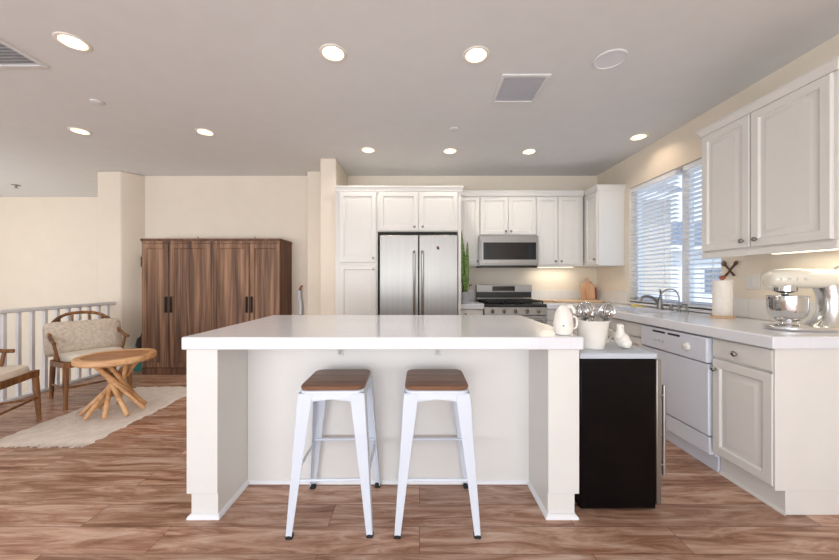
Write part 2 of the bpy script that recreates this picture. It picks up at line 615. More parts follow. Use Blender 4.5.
# window: frame, mullion, panes, sill
wf = MB()
fx0, fx1 = WX + 0.075, WX + 0.125
wf.box(fx0, fx1, WYa, WYb, WZa, WZa + 0.045).box(fx0, fx1, WYa, WYb, WZb - 0.045, WZb)
wf.box(fx0, fx1, WYa, WYa + 0.045, WZa, WZb).box(fx0, fx1, WYb - 0.045, WYb, WZa, WZb)
win = struct(wf.build('window_1', M['trimwhite'], bevel=0.003))
MB().box(WX + 0.068, fx1, 3.185, 3.265, WZa + 0.02, WZb - 0.02).build('mullion', M['trimwhite'], win, bevel=0.003)
MB().box(fx0 + 0.02, fx0 + 0.026, WYa + 0.04, 3.19, WZa + 0.04, WZb - 0.04).build('pane', M['pane'], win, smooth=False)
MB().box(fx0 + 0.02, fx0 + 0.026, 3.26, WYb - 0.04, WZa + 0.04, WZb - 0.04).build('pane', M['pane'], win, smooth=False)
MB().box(WX - 0.03, fx1, WYa - 0.012, WYb + 0.012, WZa - 0.022, WZa).build('window_sill', M['trimwhite'], win, bevel=0.004)


def blind(y0, y1, label):
    t = thing('window_blind', (WX + 0.035, (y0 + y1) / 2, WZa), label, 'blind', 'blinds in the sink window')
    xc = WX + 0.036
    MB().box(xc - 0.026, xc + 0.026, y0, y1, WZb - 0.055, WZb - 0.003).build('headrail', M['blind'], t, bevel=0.003)
    b = MB()
    z = WZb - 0.085
    tilt = -0.006
    while z > WZa + 0.05:
        b.hexa([(xc - 0.025, y0 + .004, z - tilt), (xc + 0.025, y0 + .004, z + tilt), (xc + 0.025, y1 - .004, z + tilt), (xc - 0.025, y1 - .004, z - tilt)],
               [(xc - 0.025, y0 + .004, z - tilt + .003), (xc + 0.025, y0 + .004, z + tilt + .003), (xc + 0.025, y1 - .004, z + tilt + .003), (xc - 0.025, y1 - .004, z - tilt + .003)])
        z -= 0.043
    b.build('slat_panel', M['blind'], t, smooth=False)
    MB().box(xc - 0.025, xc + 0.025, y0 + .003, y1 - .003, WZa + 0.012, WZa + 0.03).build('bottom_rail', M['blind'], t, bevel=0.003)
    for f in (0.2, 0.8):
        y = y0 + (y1 - y0) * f
        MB().box(xc - 0.028, xc - 0.0265, y - 0.004, y + 0.004, WZa + 0.02, WZb - 0.05).build('ladder_tape', M['blind'], t, smooth=False)
    return t


blind(3.27, 3.975, 'white horizontal window blind beside the corner wall cabinet')
blind(2.77, 3.18, 'white horizontal window blind behind the paper towels')


# ------------------------------------------------------------------ houses outside
def house(loc, x0, x1, y0, y1, zt, m, label, wins):
    t = thing('house', loc, label, 'house')
    MB().box(x0, x1, y0, y1, -3, zt).build('house_wall', m, t, smooth=False)
    e = 0.45
    xm, ym = (x0 + x1) / 2, (y0 + y1) / 2
    rz = zt + 1.5
    b = MB()
    q = min(x1 - x0, y1 - y0) * 0.4
    b.hexa([(x0 - e, y0 - e, zt), (x1 + e, y0 - e, zt), (x1 + e, y1 + e, zt), (x0 - e, y1 + e, zt)],
           [(x0 + q, y0 + q, rz), (x1 - q, y0 + q, rz), (x1 - q, y1 - q, rz), (x0 + q, y1 - q, rz)])
    b.build('roof', M['rooft'], t, smooth=False)
    MB().box(x0 - e, x1 + e, y0 - e - .03, y0 - e, zt - .2, zt + .02).build('fascia', M['stuccow'], t, smooth=False)
    for wx, wz in wins:
        f = MB().box(wx - .5, wx + .5, y0 - .04, y0 + .02, wz - .6, wz + .6).build('window_frame', M['stuccow'], t, smooth=False)
        MB().box(wx - .42, wx + .42, y0 - .05, y0 - .03, wz - .52, wz + .52).build('window_pane', M['rooft'], f, smooth=False)
    return t


house((5.6, 12, -3), 3.9, 7.5, 10.0, 15.0, 3.7, M['stucco'], 'beige stucco house close outside the left half of the window', [(5.6, 2.4), (6.8, 0.2)])
house((13, 17, -3), 10.5, 16.5, 14.0, 20.0, 2.6, M['stuccow'], 'white house with grey roof seen through the right half of the window', [(12.3, 1.2)])

# ------------------------------------------------------------------ ceiling fixtures
can_labels = [
    'recessed ceiling light at far left beside the large air vent',
    'recessed ceiling light above the left bar stool',
    'recessed ceiling light next to the square air vent in mid ceiling',
    'recessed ceiling light nearest the stair railing',
    'recessed ceiling light in front of the wooden wardrobe',
    'recessed ceiling light above the tall pantry cabinet',
    'recessed ceiling light above the steel refrigerator',
    'recessed ceiling light above the microwave',
    'recessed ceiling light above the sink window']
for (x, y), lb in zip(cans, can_labels):
    t = thing('ceiling_light', (x, y, CEIL), lb, 'ceiling light', 'recessed ceiling lights')
    MB().lathe([(0.066, 0.001), (0.067, -0.005), (0.076, -0.007), (0.084, -0.004), (0.086, 0.0), (0.086, 0.001)], (x, y, CEIL), 36, False, False).build('trim_ring', M['ring'], t)
    MB().lathe([(0.0665, -0.004), (0.063, 0.03), (0.052, 0.085), (0.002, 0.088)], (x, y, CEIL), 36, False, True).build('reflector', M['reflector'], t)
    MB().lathe([(0.040, 0.083), (0.042, 0.060), (0.034, 0.050), (0.018, 0.045), (0.002, 0.044)], (x, y, CEIL), 28, False, True).build('bulb', M['bulb'], t)
    sp = bpy.data.lights.new('can_lamp', 'SPOT')
    sp.energy = CAN_W * (0.38 if x > 2 else 1.0)
    sp.color = (1.0, 0.80, 0.60) if x > 2 else WARM
    sp.spot_size = math.radians(150)
    sp.spot_blend = 0.6
    sp.shadow_soft_size = 0.05
    so = bpy.data.objects.new('can_lamp', sp)
    C.objects.link(so)
    so.parent = t
    so.location = (0, 0, -0.015)


def vent(x0, x1, y0, y1, along, label):
    t = thing('ceiling_vent', ((x0 + x1) / 2, (y0 + y1) / 2, CEIL), label, 'vent')
    z1, z0 = CEIL, CEIL - 0.012
    f = 0.026
    b = MB().box(x0, x1, y0, y0 + f, z0, z1).box(x0, x1, y1 - f, y1, z0, z1).box(x0, x0 + f, y0 + f, y1 - f, z0, z1).box(x1 - f, x1, y0 + f, y1 - f, z0, z1)
    b.build('vent_frame', M['ceiling'], t, bevel=0.002)
    MB().box(x0 + f, x1 - f, y0 + f, y1 - f, z1 - 0.002, z1 - 0.0005).build('vent_backing', M['speaker'] if along == 'X' else M['pot'], t, smooth=False)
    b = MB()
    n = 11
    for i in range(n):
        y = y0 + f + (y1 - y0 - 2 * f) * (i + 0.5) / n
        b.hexa([(x0 + f, y - 0.014, z0 + .001), (x1 - f, y - 0.014, z0 + .001), (x1 - f, y - 0.012, z0 + .001), (x0 + f, y - 0.012, z0 + .001)],
               [(x0 + f, y + 0.010, z0 + .007), (x1 - f, y + 0.010, z0 + .007), (x1 - f, y + 0.012, z0 + .007), (x0 + f, y + 0.012, z0 + .007)])
    b.build('louver', M['speaker'] if along == 'X' else M['greyplate'], t, smooth=False)


vent(0.585, 0.935, 2.37, 2.75, 'X', 'square white air vent in the middle of the ceiling')
vent(-2.93, -2.535, 1.9, 2.29, 'Y', 'grey slatted air vent cut by the left edge of the photo')
sp_ = thing('ceiling_speaker', (1.259, 2.213, CEIL), 'round flush white speaker in the ceiling on the right', 'speaker')
MB().lathe([(0.100, 0), (0.100, -0.006), (0.094, -0.009), (0.09, -0.004)], (1.259, 2.213, CEIL), 40, False, False).build('speaker_ring', M['ceiling'], sp_)
MB().lathe([(0.09, -0.004), (0.06, -0.003), (0.002, -0.003)], (1.259, 2.213, CEIL), 40, False, True).build('speaker_grille', M['speaker'], sp_)
for (x, y), lb in (((-2.645, 2.748), 'small round sprinkler cover on the ceiling left of the island'),
                   ((0.334, 3.239), 'small round sprinkler cover on the ceiling over the refrigerator aisle')):
    tag(MB().lathe([(0.045, 0), (0.045, -0.006), (0.038, -0.009), (0.002, -0.009)], (x, y, CEIL), 28, False, True).build('sprinkler_cover', M['ceiling']),
        lb, 'sprinkler', 'ceiling sprinkler covers')
t = thing('ceiling_sprinkler', (-6.2, 5.15, CEIL), 'small dark sprinkler on the ceiling over the stairwell', 'sprinkler')
MB().lathe([(0.05, 0), (0.05, -0.008), (0.02, -0.012)], (-6.2, 5.15, CEIL), 20, False, True).build('escutcheon', M['nickel'], t)
MB().lathe([(0.012, -0.012), (0.012, -0.04), (0.03, -0.045), (0.03, -0.048)], (-6.2, 5.15, CEIL), 16).build('deflector', M['nickel'], t)

# ------------------------------------------------------------------ stair railing
t = thing('stair_railing', (-4.1, 3.0, 0), 'white painted stair railing behind the chairs at left', 'railing')
RY0, RY1 = 1.9, 4.487
MB().box(-4.135, -4.065, RY0, RY1, 0.885, 0.925).build('handrail', M['trimwhite'], t, bevel=0.008)
MB().box(-4.13, -4.07, RY0, RY1, 0.0, 0.03).build('bottom_rail', M['trimwhite'], t, bevel=0.004)
y = RY0 + 0.06
while y < RY1 - 0.03:
    MB().box(-4.116, -4.084, y - 0.016, y + 0.016, 0.03, 0.886).build('baluster', M['trimwhite'], t, bevel=0.003)
    y += 0.122

# ------------------------------------------------------------------ wardrobe
WX0, WX1, WF, WB, WT = -3.569, -1.788, 4.294, 4.69, 1.747
t = thing('wardrobe', ((WX0 + WX1) / 2, 4.5, 0), 'tall brown wooden wardrobe with four plank doors', 'wardrobe')
MB().box(WX0, WX1, WF + 0.022, WB, 0.0, WT - 0.03).build('carcass', M['ward_dk'], t, bevel=0.003)
MB().box(WX0 - 0.008, WX1 + 0.008, WF - 0.006, WB, WT - 0.03, WT).build('top_board', M['ward_dk'], t, bevel=0.004)
MB().box(WX0 + 0.004, WX1 - 0.004, WF + 0.006, WF + 0.022, 0.002, 0.085).build('plinth', M['ward_dk'], t, bevel=0.003)
MB().box(WX0 + 0.001, WX1 - 0.001, WF + 0.004, WF + 0.022, WT - 0.06, WT - 0.03).build('top_rail', M['ward'], t, bevel=0.002)
ds = [WX0 + 0.004, -3.214, -2.669, -2.183, WX1 - 0.004]
for i in range(4):
    a, c = ds[i] + 0.003, ds[i + 1] - 0.003
    d = MB().panel((a, WF, 0.092), (1, 0, 0), (0, 0, 1), c - a, WT - 0.064 - 0.092, SHAKER)
    # vertical plank seams on the panel
    d = d.build('door', M['ward'], t)
    hx = c - 0.028 if i in (0, 2) else (a + 0.028 if i in (1, 3) else None)
    if hx is not None:
        h = MB().box(hx - 0.008, hx + 0.008, WF - 0.032, WF - 0.022, 0.80, 1.0)
        h.box(hx - 0.016, hx + 0.016, WF - 0.004, WF + 0.001, 0.795, 1.005)
        h.box(hx - 0.006, hx + 0.006, WF - 0.024, WF, 0.82, 0.832).box(hx - 0.006, hx + 0.006, WF - 0.024, WF, 0.968, 0.98)
        h.build('handle', M['bronze'], d, bevel=0.002)
for x in (-3.06, -2.27):
    MB().tube(spl([(x, WB - 0.05, WT - 0.004), (x - 0.004, WB - 0.05, WT + 0.04), (x - 0.018, WB - 0.04, WT + 0.07)], 4), 0.005, 8).build('strap_tip', M['bronze'], t)

# teal tub and black bag between the pier and the wardrobe
t = thing('storage_tub', (-3.74, 4.56, 0), 'teal plastic tub on the floor left of the wardrobe', 'tub')
MB().loft([(0.0, -3.74, 4.56, 0.095, 0.085), (0.02, -3.74, 4.56, 0.10, 0.09), (0.28, -3.74, 4.56, 0.108, 0.10)], 'Z', 6).build('tub_body', M['teal'], t)
MB().loft([(0.28, -3.74, 4.56, 0.112, 0.104), (0.30, -3.74, 4.56, 0.112, 0.104)], 'Z', 6).build('tub_lid', M['teal'], t, bevel=0.004)
t = thing('bag', (-3.74, 4.56, 0.30), 'small black bag lying on the teal tub', 'bag')
MB().loft([(0.30, -3.74, 4.56, 0.08, 0.06), (0.33, -3.74, 4.56, 0.10, 0.075), (0.42, -3.735, 4.56, 0.085, 0.065), (0.46, -3.73, 4.56, 0.05, 0.035)], 'Z', 3).build('bag_body', M['bagblack'], t)
MB().tube(spl([(-3.79, 4.56, 0.44), (-3.77, 4.56, 0.50), (-3.71, 4.56, 0.50), (-3.69, 4.56, 0.44)], 5), 0.008, 8).build('strap', M['bagblack'], t)
# hook rack on the angled pier face
t = thing('wall_hook', (-3.90, 4.60, 1.46), 'small dark hook with a hanging strap on the wall left of the wardrobe', 'hook')
u = Vector((0.15, 0.213, 0)).normalized()
nrm = Vector((u.y, -u.x, 0))
p = Vector((-3.868, 4.674, 0)) + nrm * 0.001
MB().hexa([p - u * .018 + Vector((0, 0, 1.40)), p - u * .018 + nrm * .012 + Vector((0, 0, 1.40)), p + u * .018 + nrm * .012 + Vector((0, 0, 1.40)), p + u * .018 + Vector((0, 0, 1.40))],
          [p - u * .018 + Vector((0, 0, 1.54)), p - u * .018 + nrm * .012 + Vector((0, 0, 1.54)), p + u * .018 + nrm * .012 + Vector((0, 0, 1.54)), p + u * .018 + Vector((0, 0, 1.54))]
          ).build('hook_plate', M['bronze'], t, bevel=0.002)
MB().tube(spl([p + nrm * .008 + Vector((0, 0, 1.47)), p + nrm * .05 + Vector((0, 0, 1.44)), p + nrm * .06 + Vector((0, 0, 1.47))], 5), 0.007, 8).build('hook_arm', M['bronze'], t)
MB().tube(spl([p + nrm * .05 + Vector((0, 0, 1.44)), p + nrm * .045 + Vector((0, 0, 1.36)), p + nrm * .03 + Vector((0, 0, 1.27))], 5), 0.008, 8).build('hanging_strap', M['knobwood'], t)

# white stick mop right of the wardrobe
t = thing('stick_mop', (-1.66, 4.60, 0), 'white stick mop leaning on the wall between wardrobe and wall end', 'mop')
MB().tube(spl([(-1.66, 4.57, 0.06), (-1.655, 4.61, 0.5), (-1.65, 4.65, 0.84), (-1.67, 4.652, 1.0), (-1.665, 4.652, 1.07)], 6), [0.024, 0.024], 10).build('mop_pole', M['white'], t)
MB().tube(spl([(-1.665, 4.652, 1.06), (-1.655, 4.652, 1.10), (-1.635, 4.652, 1.14)], 4), [0.017, 0.012], 10).build('mop_grip', M['knobwood'], t)
MB().loft([(0.0, -1.66, 4.57, 0.09, 0.05), (0.03, -1.66, 4.57, 0.09, 0.05), (0.06, -1.66, 4.57, 0.06, 0.03)], 'Z', 5).build('mop_head', M['white'], t)

# ------------------------------------------------------------------ rug, table, chairs
b = MB()
x0, x1, y0, y1 = -3.20, -2.44, 2.47, 3.80
nx_, ny_ = 22, 40
bm = b.bm
grid = []
for j in range(ny_ + 1):
    row = []
    for i in range(nx_ + 1):
        fx, fy = i / nx_, j / ny_
        x = x0 + (x1 - x0) * fx
        yy = y0 + (y1 - y0) * fy
        if i in (0, nx_):
            x += random.uniform(-0.018, 0.018)
        if j in (0, ny_):
            yy += random.uniform(-0.02, 0.02)
        edge = min(fx, 1 - fx) * nx_
        edge2 = min(fy, 1 - fy) * ny_
        z = 0.004 if min(edge, edge2) < 0.5 else 0.009 + random.uniform(-0.002, 0.002)
        row.append(bm.verts.new((x, yy, z)))
    grid.append(row)
for j in range(ny_):
    for i in range(nx_):
        bm.faces.new((grid[j][i], grid[j][i + 1], grid[j + 1][i + 1], grid[j + 1][i]))
rim = [grid[0][i] for i in range(nx_ + 1)] + [grid[j][nx_] for j in range(1, ny_ + 1)] + [grid[ny_][i] for i in range(nx_ - 1, -1, -1)] + [grid[j][0] for j in range(ny_ - 1, 0, -1)]
low = [bm.verts.new((v.co.x, v.co.y, 0.0)) for v in rim]
for k in range(len(rim)):
    q = (k + 1) % len(rim)
    bm.faces.new((rim[k], low[k], low[q], rim[q]))
bm.faces.new(low[::-1])
rug = thing('rug', ((x0 + x1) / 2, (y0 + y1) / 2, 0), 'ivory fringed runner rug under the round wooden table', 'rug')
b.build('rug_pile', M['rug'], rug)
b = MB()
for k in range(48):
    x = x0 + (x1 - x0) * (k + 0.5) / 48
    ln = random.uniform(0.03, 0.06)
    b.tube([(x, y0 + 0.01, 0.006), (x + random.uniform(-.01, .01), y0 - ln, 0.005)], [0.006, 0.003], 6)
b.build('fringe', M['rug'], rug)

TX, TY = -2.765, 3.06
t = thing('coffee_table', (TX, TY, 0.010), 'round wooden coffee table on twisted stick legs', 'table')
MB().lathe([(0.235, 0.478), (0.275, 0.480), (0.288, 0.492), (0.290, 0.525), (0.284, 0.534), (0.238, 0.534), (0.236, 0.526)], (TX, TY, 0), 48, True, False).build('tabletop_rim', M['tablewood'], t)
MB().lathe([(0.237, 0.500), (0.237, 0.527), (0.002, 0.527)], (TX, TY, 0), 48).build('tabletop_inset', M['tablein'], t)
for k in range(9):
    a = 2 * PI * k / 9 + 0.25
    a2 = a + 2.7
    rt, rb = 0.17, 0.225 + 0.02 * ((k * 5) % 3 - 1)
    MB().tube([(TX + rt * math.cos(a), TY + rt * math.sin(a), 0.482), (TX + (rt * math.cos(a) + rb * math.cos(a2)) / 2, TY + (rt * math.sin(a) + rb * math.sin(a2)) / 2, 0.25),
               (TX + rb * math.cos(a2), TY + rb * math.sin(a2), 0.030)], [0.017, 0.019, 0.018], 10).build('leg', M['tablewood'], t)


def make_chair(loc, rot, label):
    t = thing('lounge_chair', (0, 0, 0), label, 'chair', 'wooden lounge chairs by the round table')
    W = M['chairwood']
    for sy in (-1, 1):
        MB().tube([(0.275, 0.24 * sy, 0.0), (0.262, 0.236 * sy, 0.25), (0.25, 0.232 * sy, 0.435)], [0.016, 0.021, 0.024], 10).build('leg', W, t)
        MB().tube([(-0.285, 0.23 * sy, 0.0), (-0.262, 0.226 * sy, 0.22), (-0.25, 0.222 * sy, 0.40)], [0.016, 0.021, 0.022], 10).build('leg', W, t)
        MB().tube([(0.268, 0.238 * sy, 0.19), (-0.268, 0.227 * sy, 0.15)], 0.010, 8).build('stretcher', W, t)
        # arm post and back post
        MB().tube([(0.02, 0.238 * sy, 0.42), (0.035, 0.27 * sy, 0.60)], [0.014, 0.013], 8).build('arm_post', W, t)
        MB().tube([(-0.25, 0.205 * sy, 0.39), (-0.305, 0.17 * sy, 0.805)], [0.017, 0.014], 8).build('back_post', W, t)
        MB().tube([(-0.25, 0.08 * sy, 0.39), (-0.335, 0.065 * sy, 0.845)], [0.011, 0.010], 8).build('back_spindle', W, t)
    MB().tube([(0.268, -0.238, 0.2), (0.268, 0.238, 0.2)], 0.010, 8).build('stretcher', W, t)
    b = MB()
    b.hexa([(0.235, -0.246, 0.385), (0.275, -0.246, 0.385), (0.275, 0.246, 0.385), (0.235, 0.246, 0.385)], [(0.235, -0.246, 0.438), (0.275, -0.246, 0.438), (0.275, 0.246, 0.438), (0.235, 0.246, 0.438)])
    b.hexa([(-0.27, -0.234, 0.345), (-0.235, -0.234, 0.345), (-0.235, 0.234, 0.345), (-0.27, 0.234, 0.345)], [(-0.27, -0.234, 0.395), (-0.235, -0.234, 0.395), (-0.235, 0.234, 0.395), (-0.27, 0.234, 0.395)])
    for sy in (-1, 1):
        ya, yb = (0.212, 0.246) if sy > 0 else (-0.246, -0.245)
        b.hexa([(-0.25, ya, 0.345), (0.25, ya, 0.385), (0.25, yb, 0.385), (-0.25, yb, 0.345)], [(-0.25, ya, 0.395), (0.25, ya, 0.438), (0.25, yb, 0.438), (-0.25, yb, 0.395)])
    b.build('seat_frame', W, t, bevel=0.005)
    # hooped back rail running into the arms
    hoop = spl([(0.09, 0.278, 0.605), (0.0, 0.274, 0.615), (-0.16, 0.265, 0.67), (-0.27, 0.22, 0.775), (-0.325, 0.125, 0.845), (-0.34, 0.0, 0.862),
                (-0.325, -0.125, 0.845), (-0.27, -0.22, 0.775), (-0.16, -0.265, 0.67), (0.0, -0.274, 0.615), (0.09, -0.278, 0.605)], 6)
    MB().tube(hoop, 0.0165, 10).build('back_rail', W, t)
    # cushions
    rs = MB().loft([(0.392, 0, 0, 0.235, 0.205), (0.400, 0, 0, 0.252, 0.222), (0.425, 0, 0, 0.258, 0.226), (0.452, 0, 0, 0.25, 0.22), (0.468, 0, 0, 0.20, 0.2), (0.472, 0, 0, 0.1, 0.1)], 'Z', 5, 40)
    rs.turn(Matrix.Translation((0.0, 0, 0.43)) @ Matrix.Rotation(-0.08, 4, 'Y') @ Matrix.Translation((0.01, 0, -0.41)))
    rs.build('seat_cushion', M['seatfab'], t)
    rs = MB().loft([(-0.30, 0, 0, 0.01, 0.13), (-0.285, 0, 0, 0.035, 0.165), (-0.23, 0, 0, 0.06, 0.175), (-0.12, 0, 0, 0.078, 0.172), (0, 0, -0.006, 0.085, 0.176), (0.12, 0, 0, 0.078, 0.176),
                    (0.23, 0, 0, 0.06, 0.175), (0.285, 0, 0, 0.035, 0.165), (0.30, 0, 0, 0.01, 0.13)], 'X', 3.2, 32)
    # loft along X: turn so the cushion's width lies on local y
    rs.turn(Matrix.Translation((-0.185, 0, 0.615)) @ Matrix.Rotation(-0.24, 4, 'Y') @ Matrix.Rotation(PI / 2, 4, 'Z'))
    rs.build('back_cushion', M['fabric'], t)
    t.location = loc
    t.rotation_euler = (0, 0, rot)
    return t


ch = make_chair((-3.412, 3.477, 0), math.radians(-32), 'lounge chair with oatmeal back cushion between railing and round table')
dup(ch, (-3.476, 2.587, 0), math.radians(20), 'lounge chair cut off by the left edge of the photo')

# ------------------------------------------------------------------ island
IX0, IX1 = -1.187, 0.814
IY0, IYP, IY1 = 1.71, 2.007, 2.73
t = thing('kitchen_island', (-0.19, 2.2, 0), 'cream panelled kitchen island in the middle of the room', 'island')
MB().prism([(IX0, IYP), (IX1, IYP), (IX1, IY1), (IX0, IY1)], 0.125, 0.862).prism([(-1.029, IYP - .004), (0.656, IYP - .004), (0.656, IYP + .02), (-1.029, IYP + .02)], 0.0, 0.862).prism([(IX0 + .022, IYP + .02), (IX1 - .022, IYP + .02), (IX1 - .022, IY1 - .06), (IX0 + .022, IY1 - .06)], 0.0, 0.125).build('island_body', M['island'], t, bevel=0.003)
for nm, a, c, out in (('l', IX0, -1.029, -1), ('r', 0.656, IX1, 1)):
    prof = [(a, .862), (a, .125), (a + .022, .125), (a + .022, 0), (c, 0), (c, .862)] if out < 0 else [(a, .862), (a, 0), (c - .022, 0), (c - .022, .125), (c, .125), (c, .862)]
    MB().rings([[(x, IY0 + .002, z) for x, z in prof], [(x, IYP, z) for x, z in prof]]).build('end_panel', M['island'], t)
    MB().box(a, c, IY0 - .004, IY0 + .003, .125, .862).build('facing_board', M['island'], t, bevel=0.002)
# shoe moulding following the foot
sh = [(IX0 + .022, 2.66), (IX0 + .022, IY0 + .001), (-1.029, IY0 + .001), (-1.029, IYP), (0.656, IYP), (0.656, IY0 + .001), (IX1 - .022, IY0 + .001), (IX1 - .022, 2.66)]
off = [(-1, 0), (-1, -1), (1, -1), (1, -1), (-1, -1), (-1, -1), (1, -1), (1, 0)]
rs = []
for (x, y), (ox, oy) in zip(sh, off):
    rs.append([(x + ox * a, y + oy * a, z) for a, z in ((0, 0), (0.016, 0), (0.015, 0.008), (0.010, 0.016), (0, 0.022))])
MB().rings(rs).build('shoe_moulding', M['trimwhite'], t)
for x in (-0.475, 0.105):
    b = MB()
    b.box(x - 0.018, x + 0.018, IYP - 0.012, IYP, 0.76, 0.862).box(x - 0.018, x + 0.018, IYP - 0.11, IYP - 0.01, 0.850, 0.862)
    b.hexa([(x - 0.006, IYP - .02, 0.77), (x + .006, IYP - .02, 0.77), (x + .006, IYP - .01, 0.77), (x - .006, IYP - .01, 0.77)],
           [(x - 0.006, IYP - .10, 0.852), (x + .006, IYP - .10, 0.852), (x + .006, IYP - .01, 0.852), (x - .006, IYP - .01, 0.852)])
    b.build('bracket', M['island'], t, bevel=0.002)
o = MB().box(-1.2, 0.828, 1.685, 2.76, 0.863, 0.927).build('island_worktop', M['tile'], bevel=0.007, seg=3)
tag(o, 'large white tiled worktop lying on the kitchen island', 'worktop')


# ------------------------------------------------------------------ bar stools
def make_stool(loc, rot, label):
    t = thing('bar_stool', (0, 0, 0), label, 'stool', 'bar stools at the island')

    def rr(hx, hy, r, z, k=5):
        pts = []
        for cx, cy, a0 in ((hx - r, hy - r, 0), (-hx + r, hy - r, PI / 2), (-hx + r, -hy + r, PI), (hx - r, -hy + r, 1.5 * PI)):
            for i in range(k + 1):
                a = a0 + PI / 2 * i / k
                pts.append((cx + r * math.cos(a), cy + r * math.sin(a), z))
        return pts
    MB().rings([rr(.152, .156, .042, .681), rr(.156, .160, .045, .685), rr(.157, .161, .045, .694), rr(.153, .157, .043, .700), rr(.143, .147, .04, .7015)]).build('seat', M['seat'], t)
    b = MB().rings([rr(.160, .164, .04, .640), rr(.159, .163, .045, .660), rr(.157, .161, .045, .678), rr(.150, .154, .04, .681)])
    b.build('seat_rim', M['stool'], t)
    for sx_ in (-1, 1):
        for sy_ in (-1, 1):
            tx, ty, bx, by = .161 * sx_, .165 * sy_, .204 * sx_, .205 * sy_
            rs = []
            for f in (0, .06, .3, .65, 1.0):
                z = .664 * (1 - f) + .012 * f
                wv = .072 + (.030 - .072) * min(1, f * 1.05)
                th = .005
                cx, cy = tx + (bx - tx) * f, ty + (by - ty) * f
                L = [(.006 if f < .01 else .003, 0), (wv, 0), (wv, th), (th + .01, th + 0.002), (th + 0.002, th + .01), (th, wv), (0, wv), (0, .006 if f < .01 else .003)]
                ring = [(cx - sx_ * p, cy - sy_ * q, z) for p, q in L]
                if sx_ * sy_ < 0:
                    ring = ring[::-1]
                rs.append(ring)
            lg = MB().rings(rs).build('leg', M['stool'], t, bevel=0.0015)
            MB().loft([(0.0, bx - sx_ * .015, by - sy_ * .015, .017, .017), (.012, bx - sx_ * .015, by - sy_ * .015, .017, .017), (.018, bx - sx_ * .015, by - sy_ * .015, .014, .014)], 'Z', 4, 16).build('rubber_foot', M['rubber'], lg)
    # arched gussets under the rim
    for sy_ in (-1, 1):
        for ax in ('x', 'y'):
            w0 = .156
            arc = [(-w0, .668), (w0, .668), (w0 - .02, .600), (w0 - .055, .628), (0, .640), (-w0 + .055, .628), (-w0 + .02, .600)]
            q = .1625 * sy_
            q2 = q - .004 * sy_
            if ax == 'x':
                MB().rings([[(p, q, z) for p, z in arc], [(p, q2, z) for p, z in arc]]).build('gusset', M['stool'], t)
            else:
                MB().rings([[(q - .003 * sy_, p, z) for p, z in arc], [(q2 - .003 * sy_, p, z) for p, z in arc]]).build('gusset', M['stool'], t)

    def brace(ax, ay, bx, by, z):
        f = (.664 - z) / .652
        ex, ey = .161 + .043 * f - .010, .165 + .040 * f - .010
        p, q = Vector((ax * ex, ay * ey, z)), Vector((bx * ex, by * ey, z))
        MB().tube([p, q], 0.0075, 8).build('footrest', M['stool'], t)
    brace(-1, -1, 1, -1, .262)
    brace(-1, 1, 1, 1, .285)
    brace(-1, -1, -1, 1, .272)
    brace(1, -1, 1, 1, .272)
    t.location = loc
    t.rotation_euler = (0, 0, rot)
    return t


st = make_stool((-0.430, 1.777, 0), math.radians(1.5), 'left white metal bar stool with dark wood seat')
dup(st, (0.085, 1.777, 0), 0.0, 'right white metal bar stool with dark wood seat')

# ------------------------------------------------------------------ beverage fridge beside the island
t = thing('beverage_fridge', (1.05, 2.02, 0), 'black beverage fridge with steel door right of the island', 'fridge')
BX0, BX1, BY0, BY1 = 0.845, 1.243, 1.76, 2.26
MB().box(BX0, BX1, BY0, BY1, 0.012, 0.80).build('case', M['fridgeblack'], t, bevel=0.006)
for x in (BX0 + .04, BX1 - .04):
    for yq in (BY0 + .05, BY1 - .05):
        MB().cyl((x, yq, 0), (x, yq, 0.014), 0.018).build('foot', M['rubber'], t)
MB().box(BX0 - 0.004, BX1 + 0.004, BY0 - 0.004, BY1, 0.801, 0.83).build('top_panel', M['greyplate'], t, bevel=0.004)
d = MB().box(BX1 + 0.003, BX1 + 0.028, BY0, BY1, 0.035, 0.797).build('door', M['steel'], t, bevel=0.004)
MB().box(BX1 + 0.0275, BX1 + 0.030, BY0 + .06, BY1 - .06, 0.10, 0.74).build('door_glass', M['glassblack'], d, smooth=False)
hx = BX1 + 0.074
h = MB().cyl((hx, BY0 + 0.045, 0.165), (hx, BY0 + 0.045, 0.65), 0.009)
h.cyl((BX1 + .026, BY0 + .045, 0.22), (hx, BY0 + .045, 0.22), 0.006).cyl((BX1 + .026, BY0 + .045, 0.595), (hx, BY0 + .045, 0.595), 0.006)
h.build('handle', M['steelh'], d)

# white crock with whisks
CX, CY, CZ = 0.978, 1.90, 0.83
t = thing('utensil_crock', (CX, CY, CZ), 'tapered white ceramic crock on the black beverage fridge', 'crock')
MB().lathe([(0.060, 0.0), (0.064, 0.004), (0.074, 0.08), (0.087, 0.150), (0.091, 0.156), (0.088, 0.160), (0.083, 0.158), (0.080, 0.150), (0.068, 0.08), (0.058, 0.012), (0.002, 0.010)], (CX, CY, CZ), 40).build('crock_body', M['ceramic'], t)
MB().tube(spl([(CX + 0.06, CY + .055, CZ + 0.135), (CX + 0.078, CY + .075, CZ + 0.128), (CX + 0.08, CY + .076, CZ + 0.085), (CX + 0.053, CY + .05, CZ + 0.065)], 6), 0.008, 10).build('handle', M['ceramic'], t)


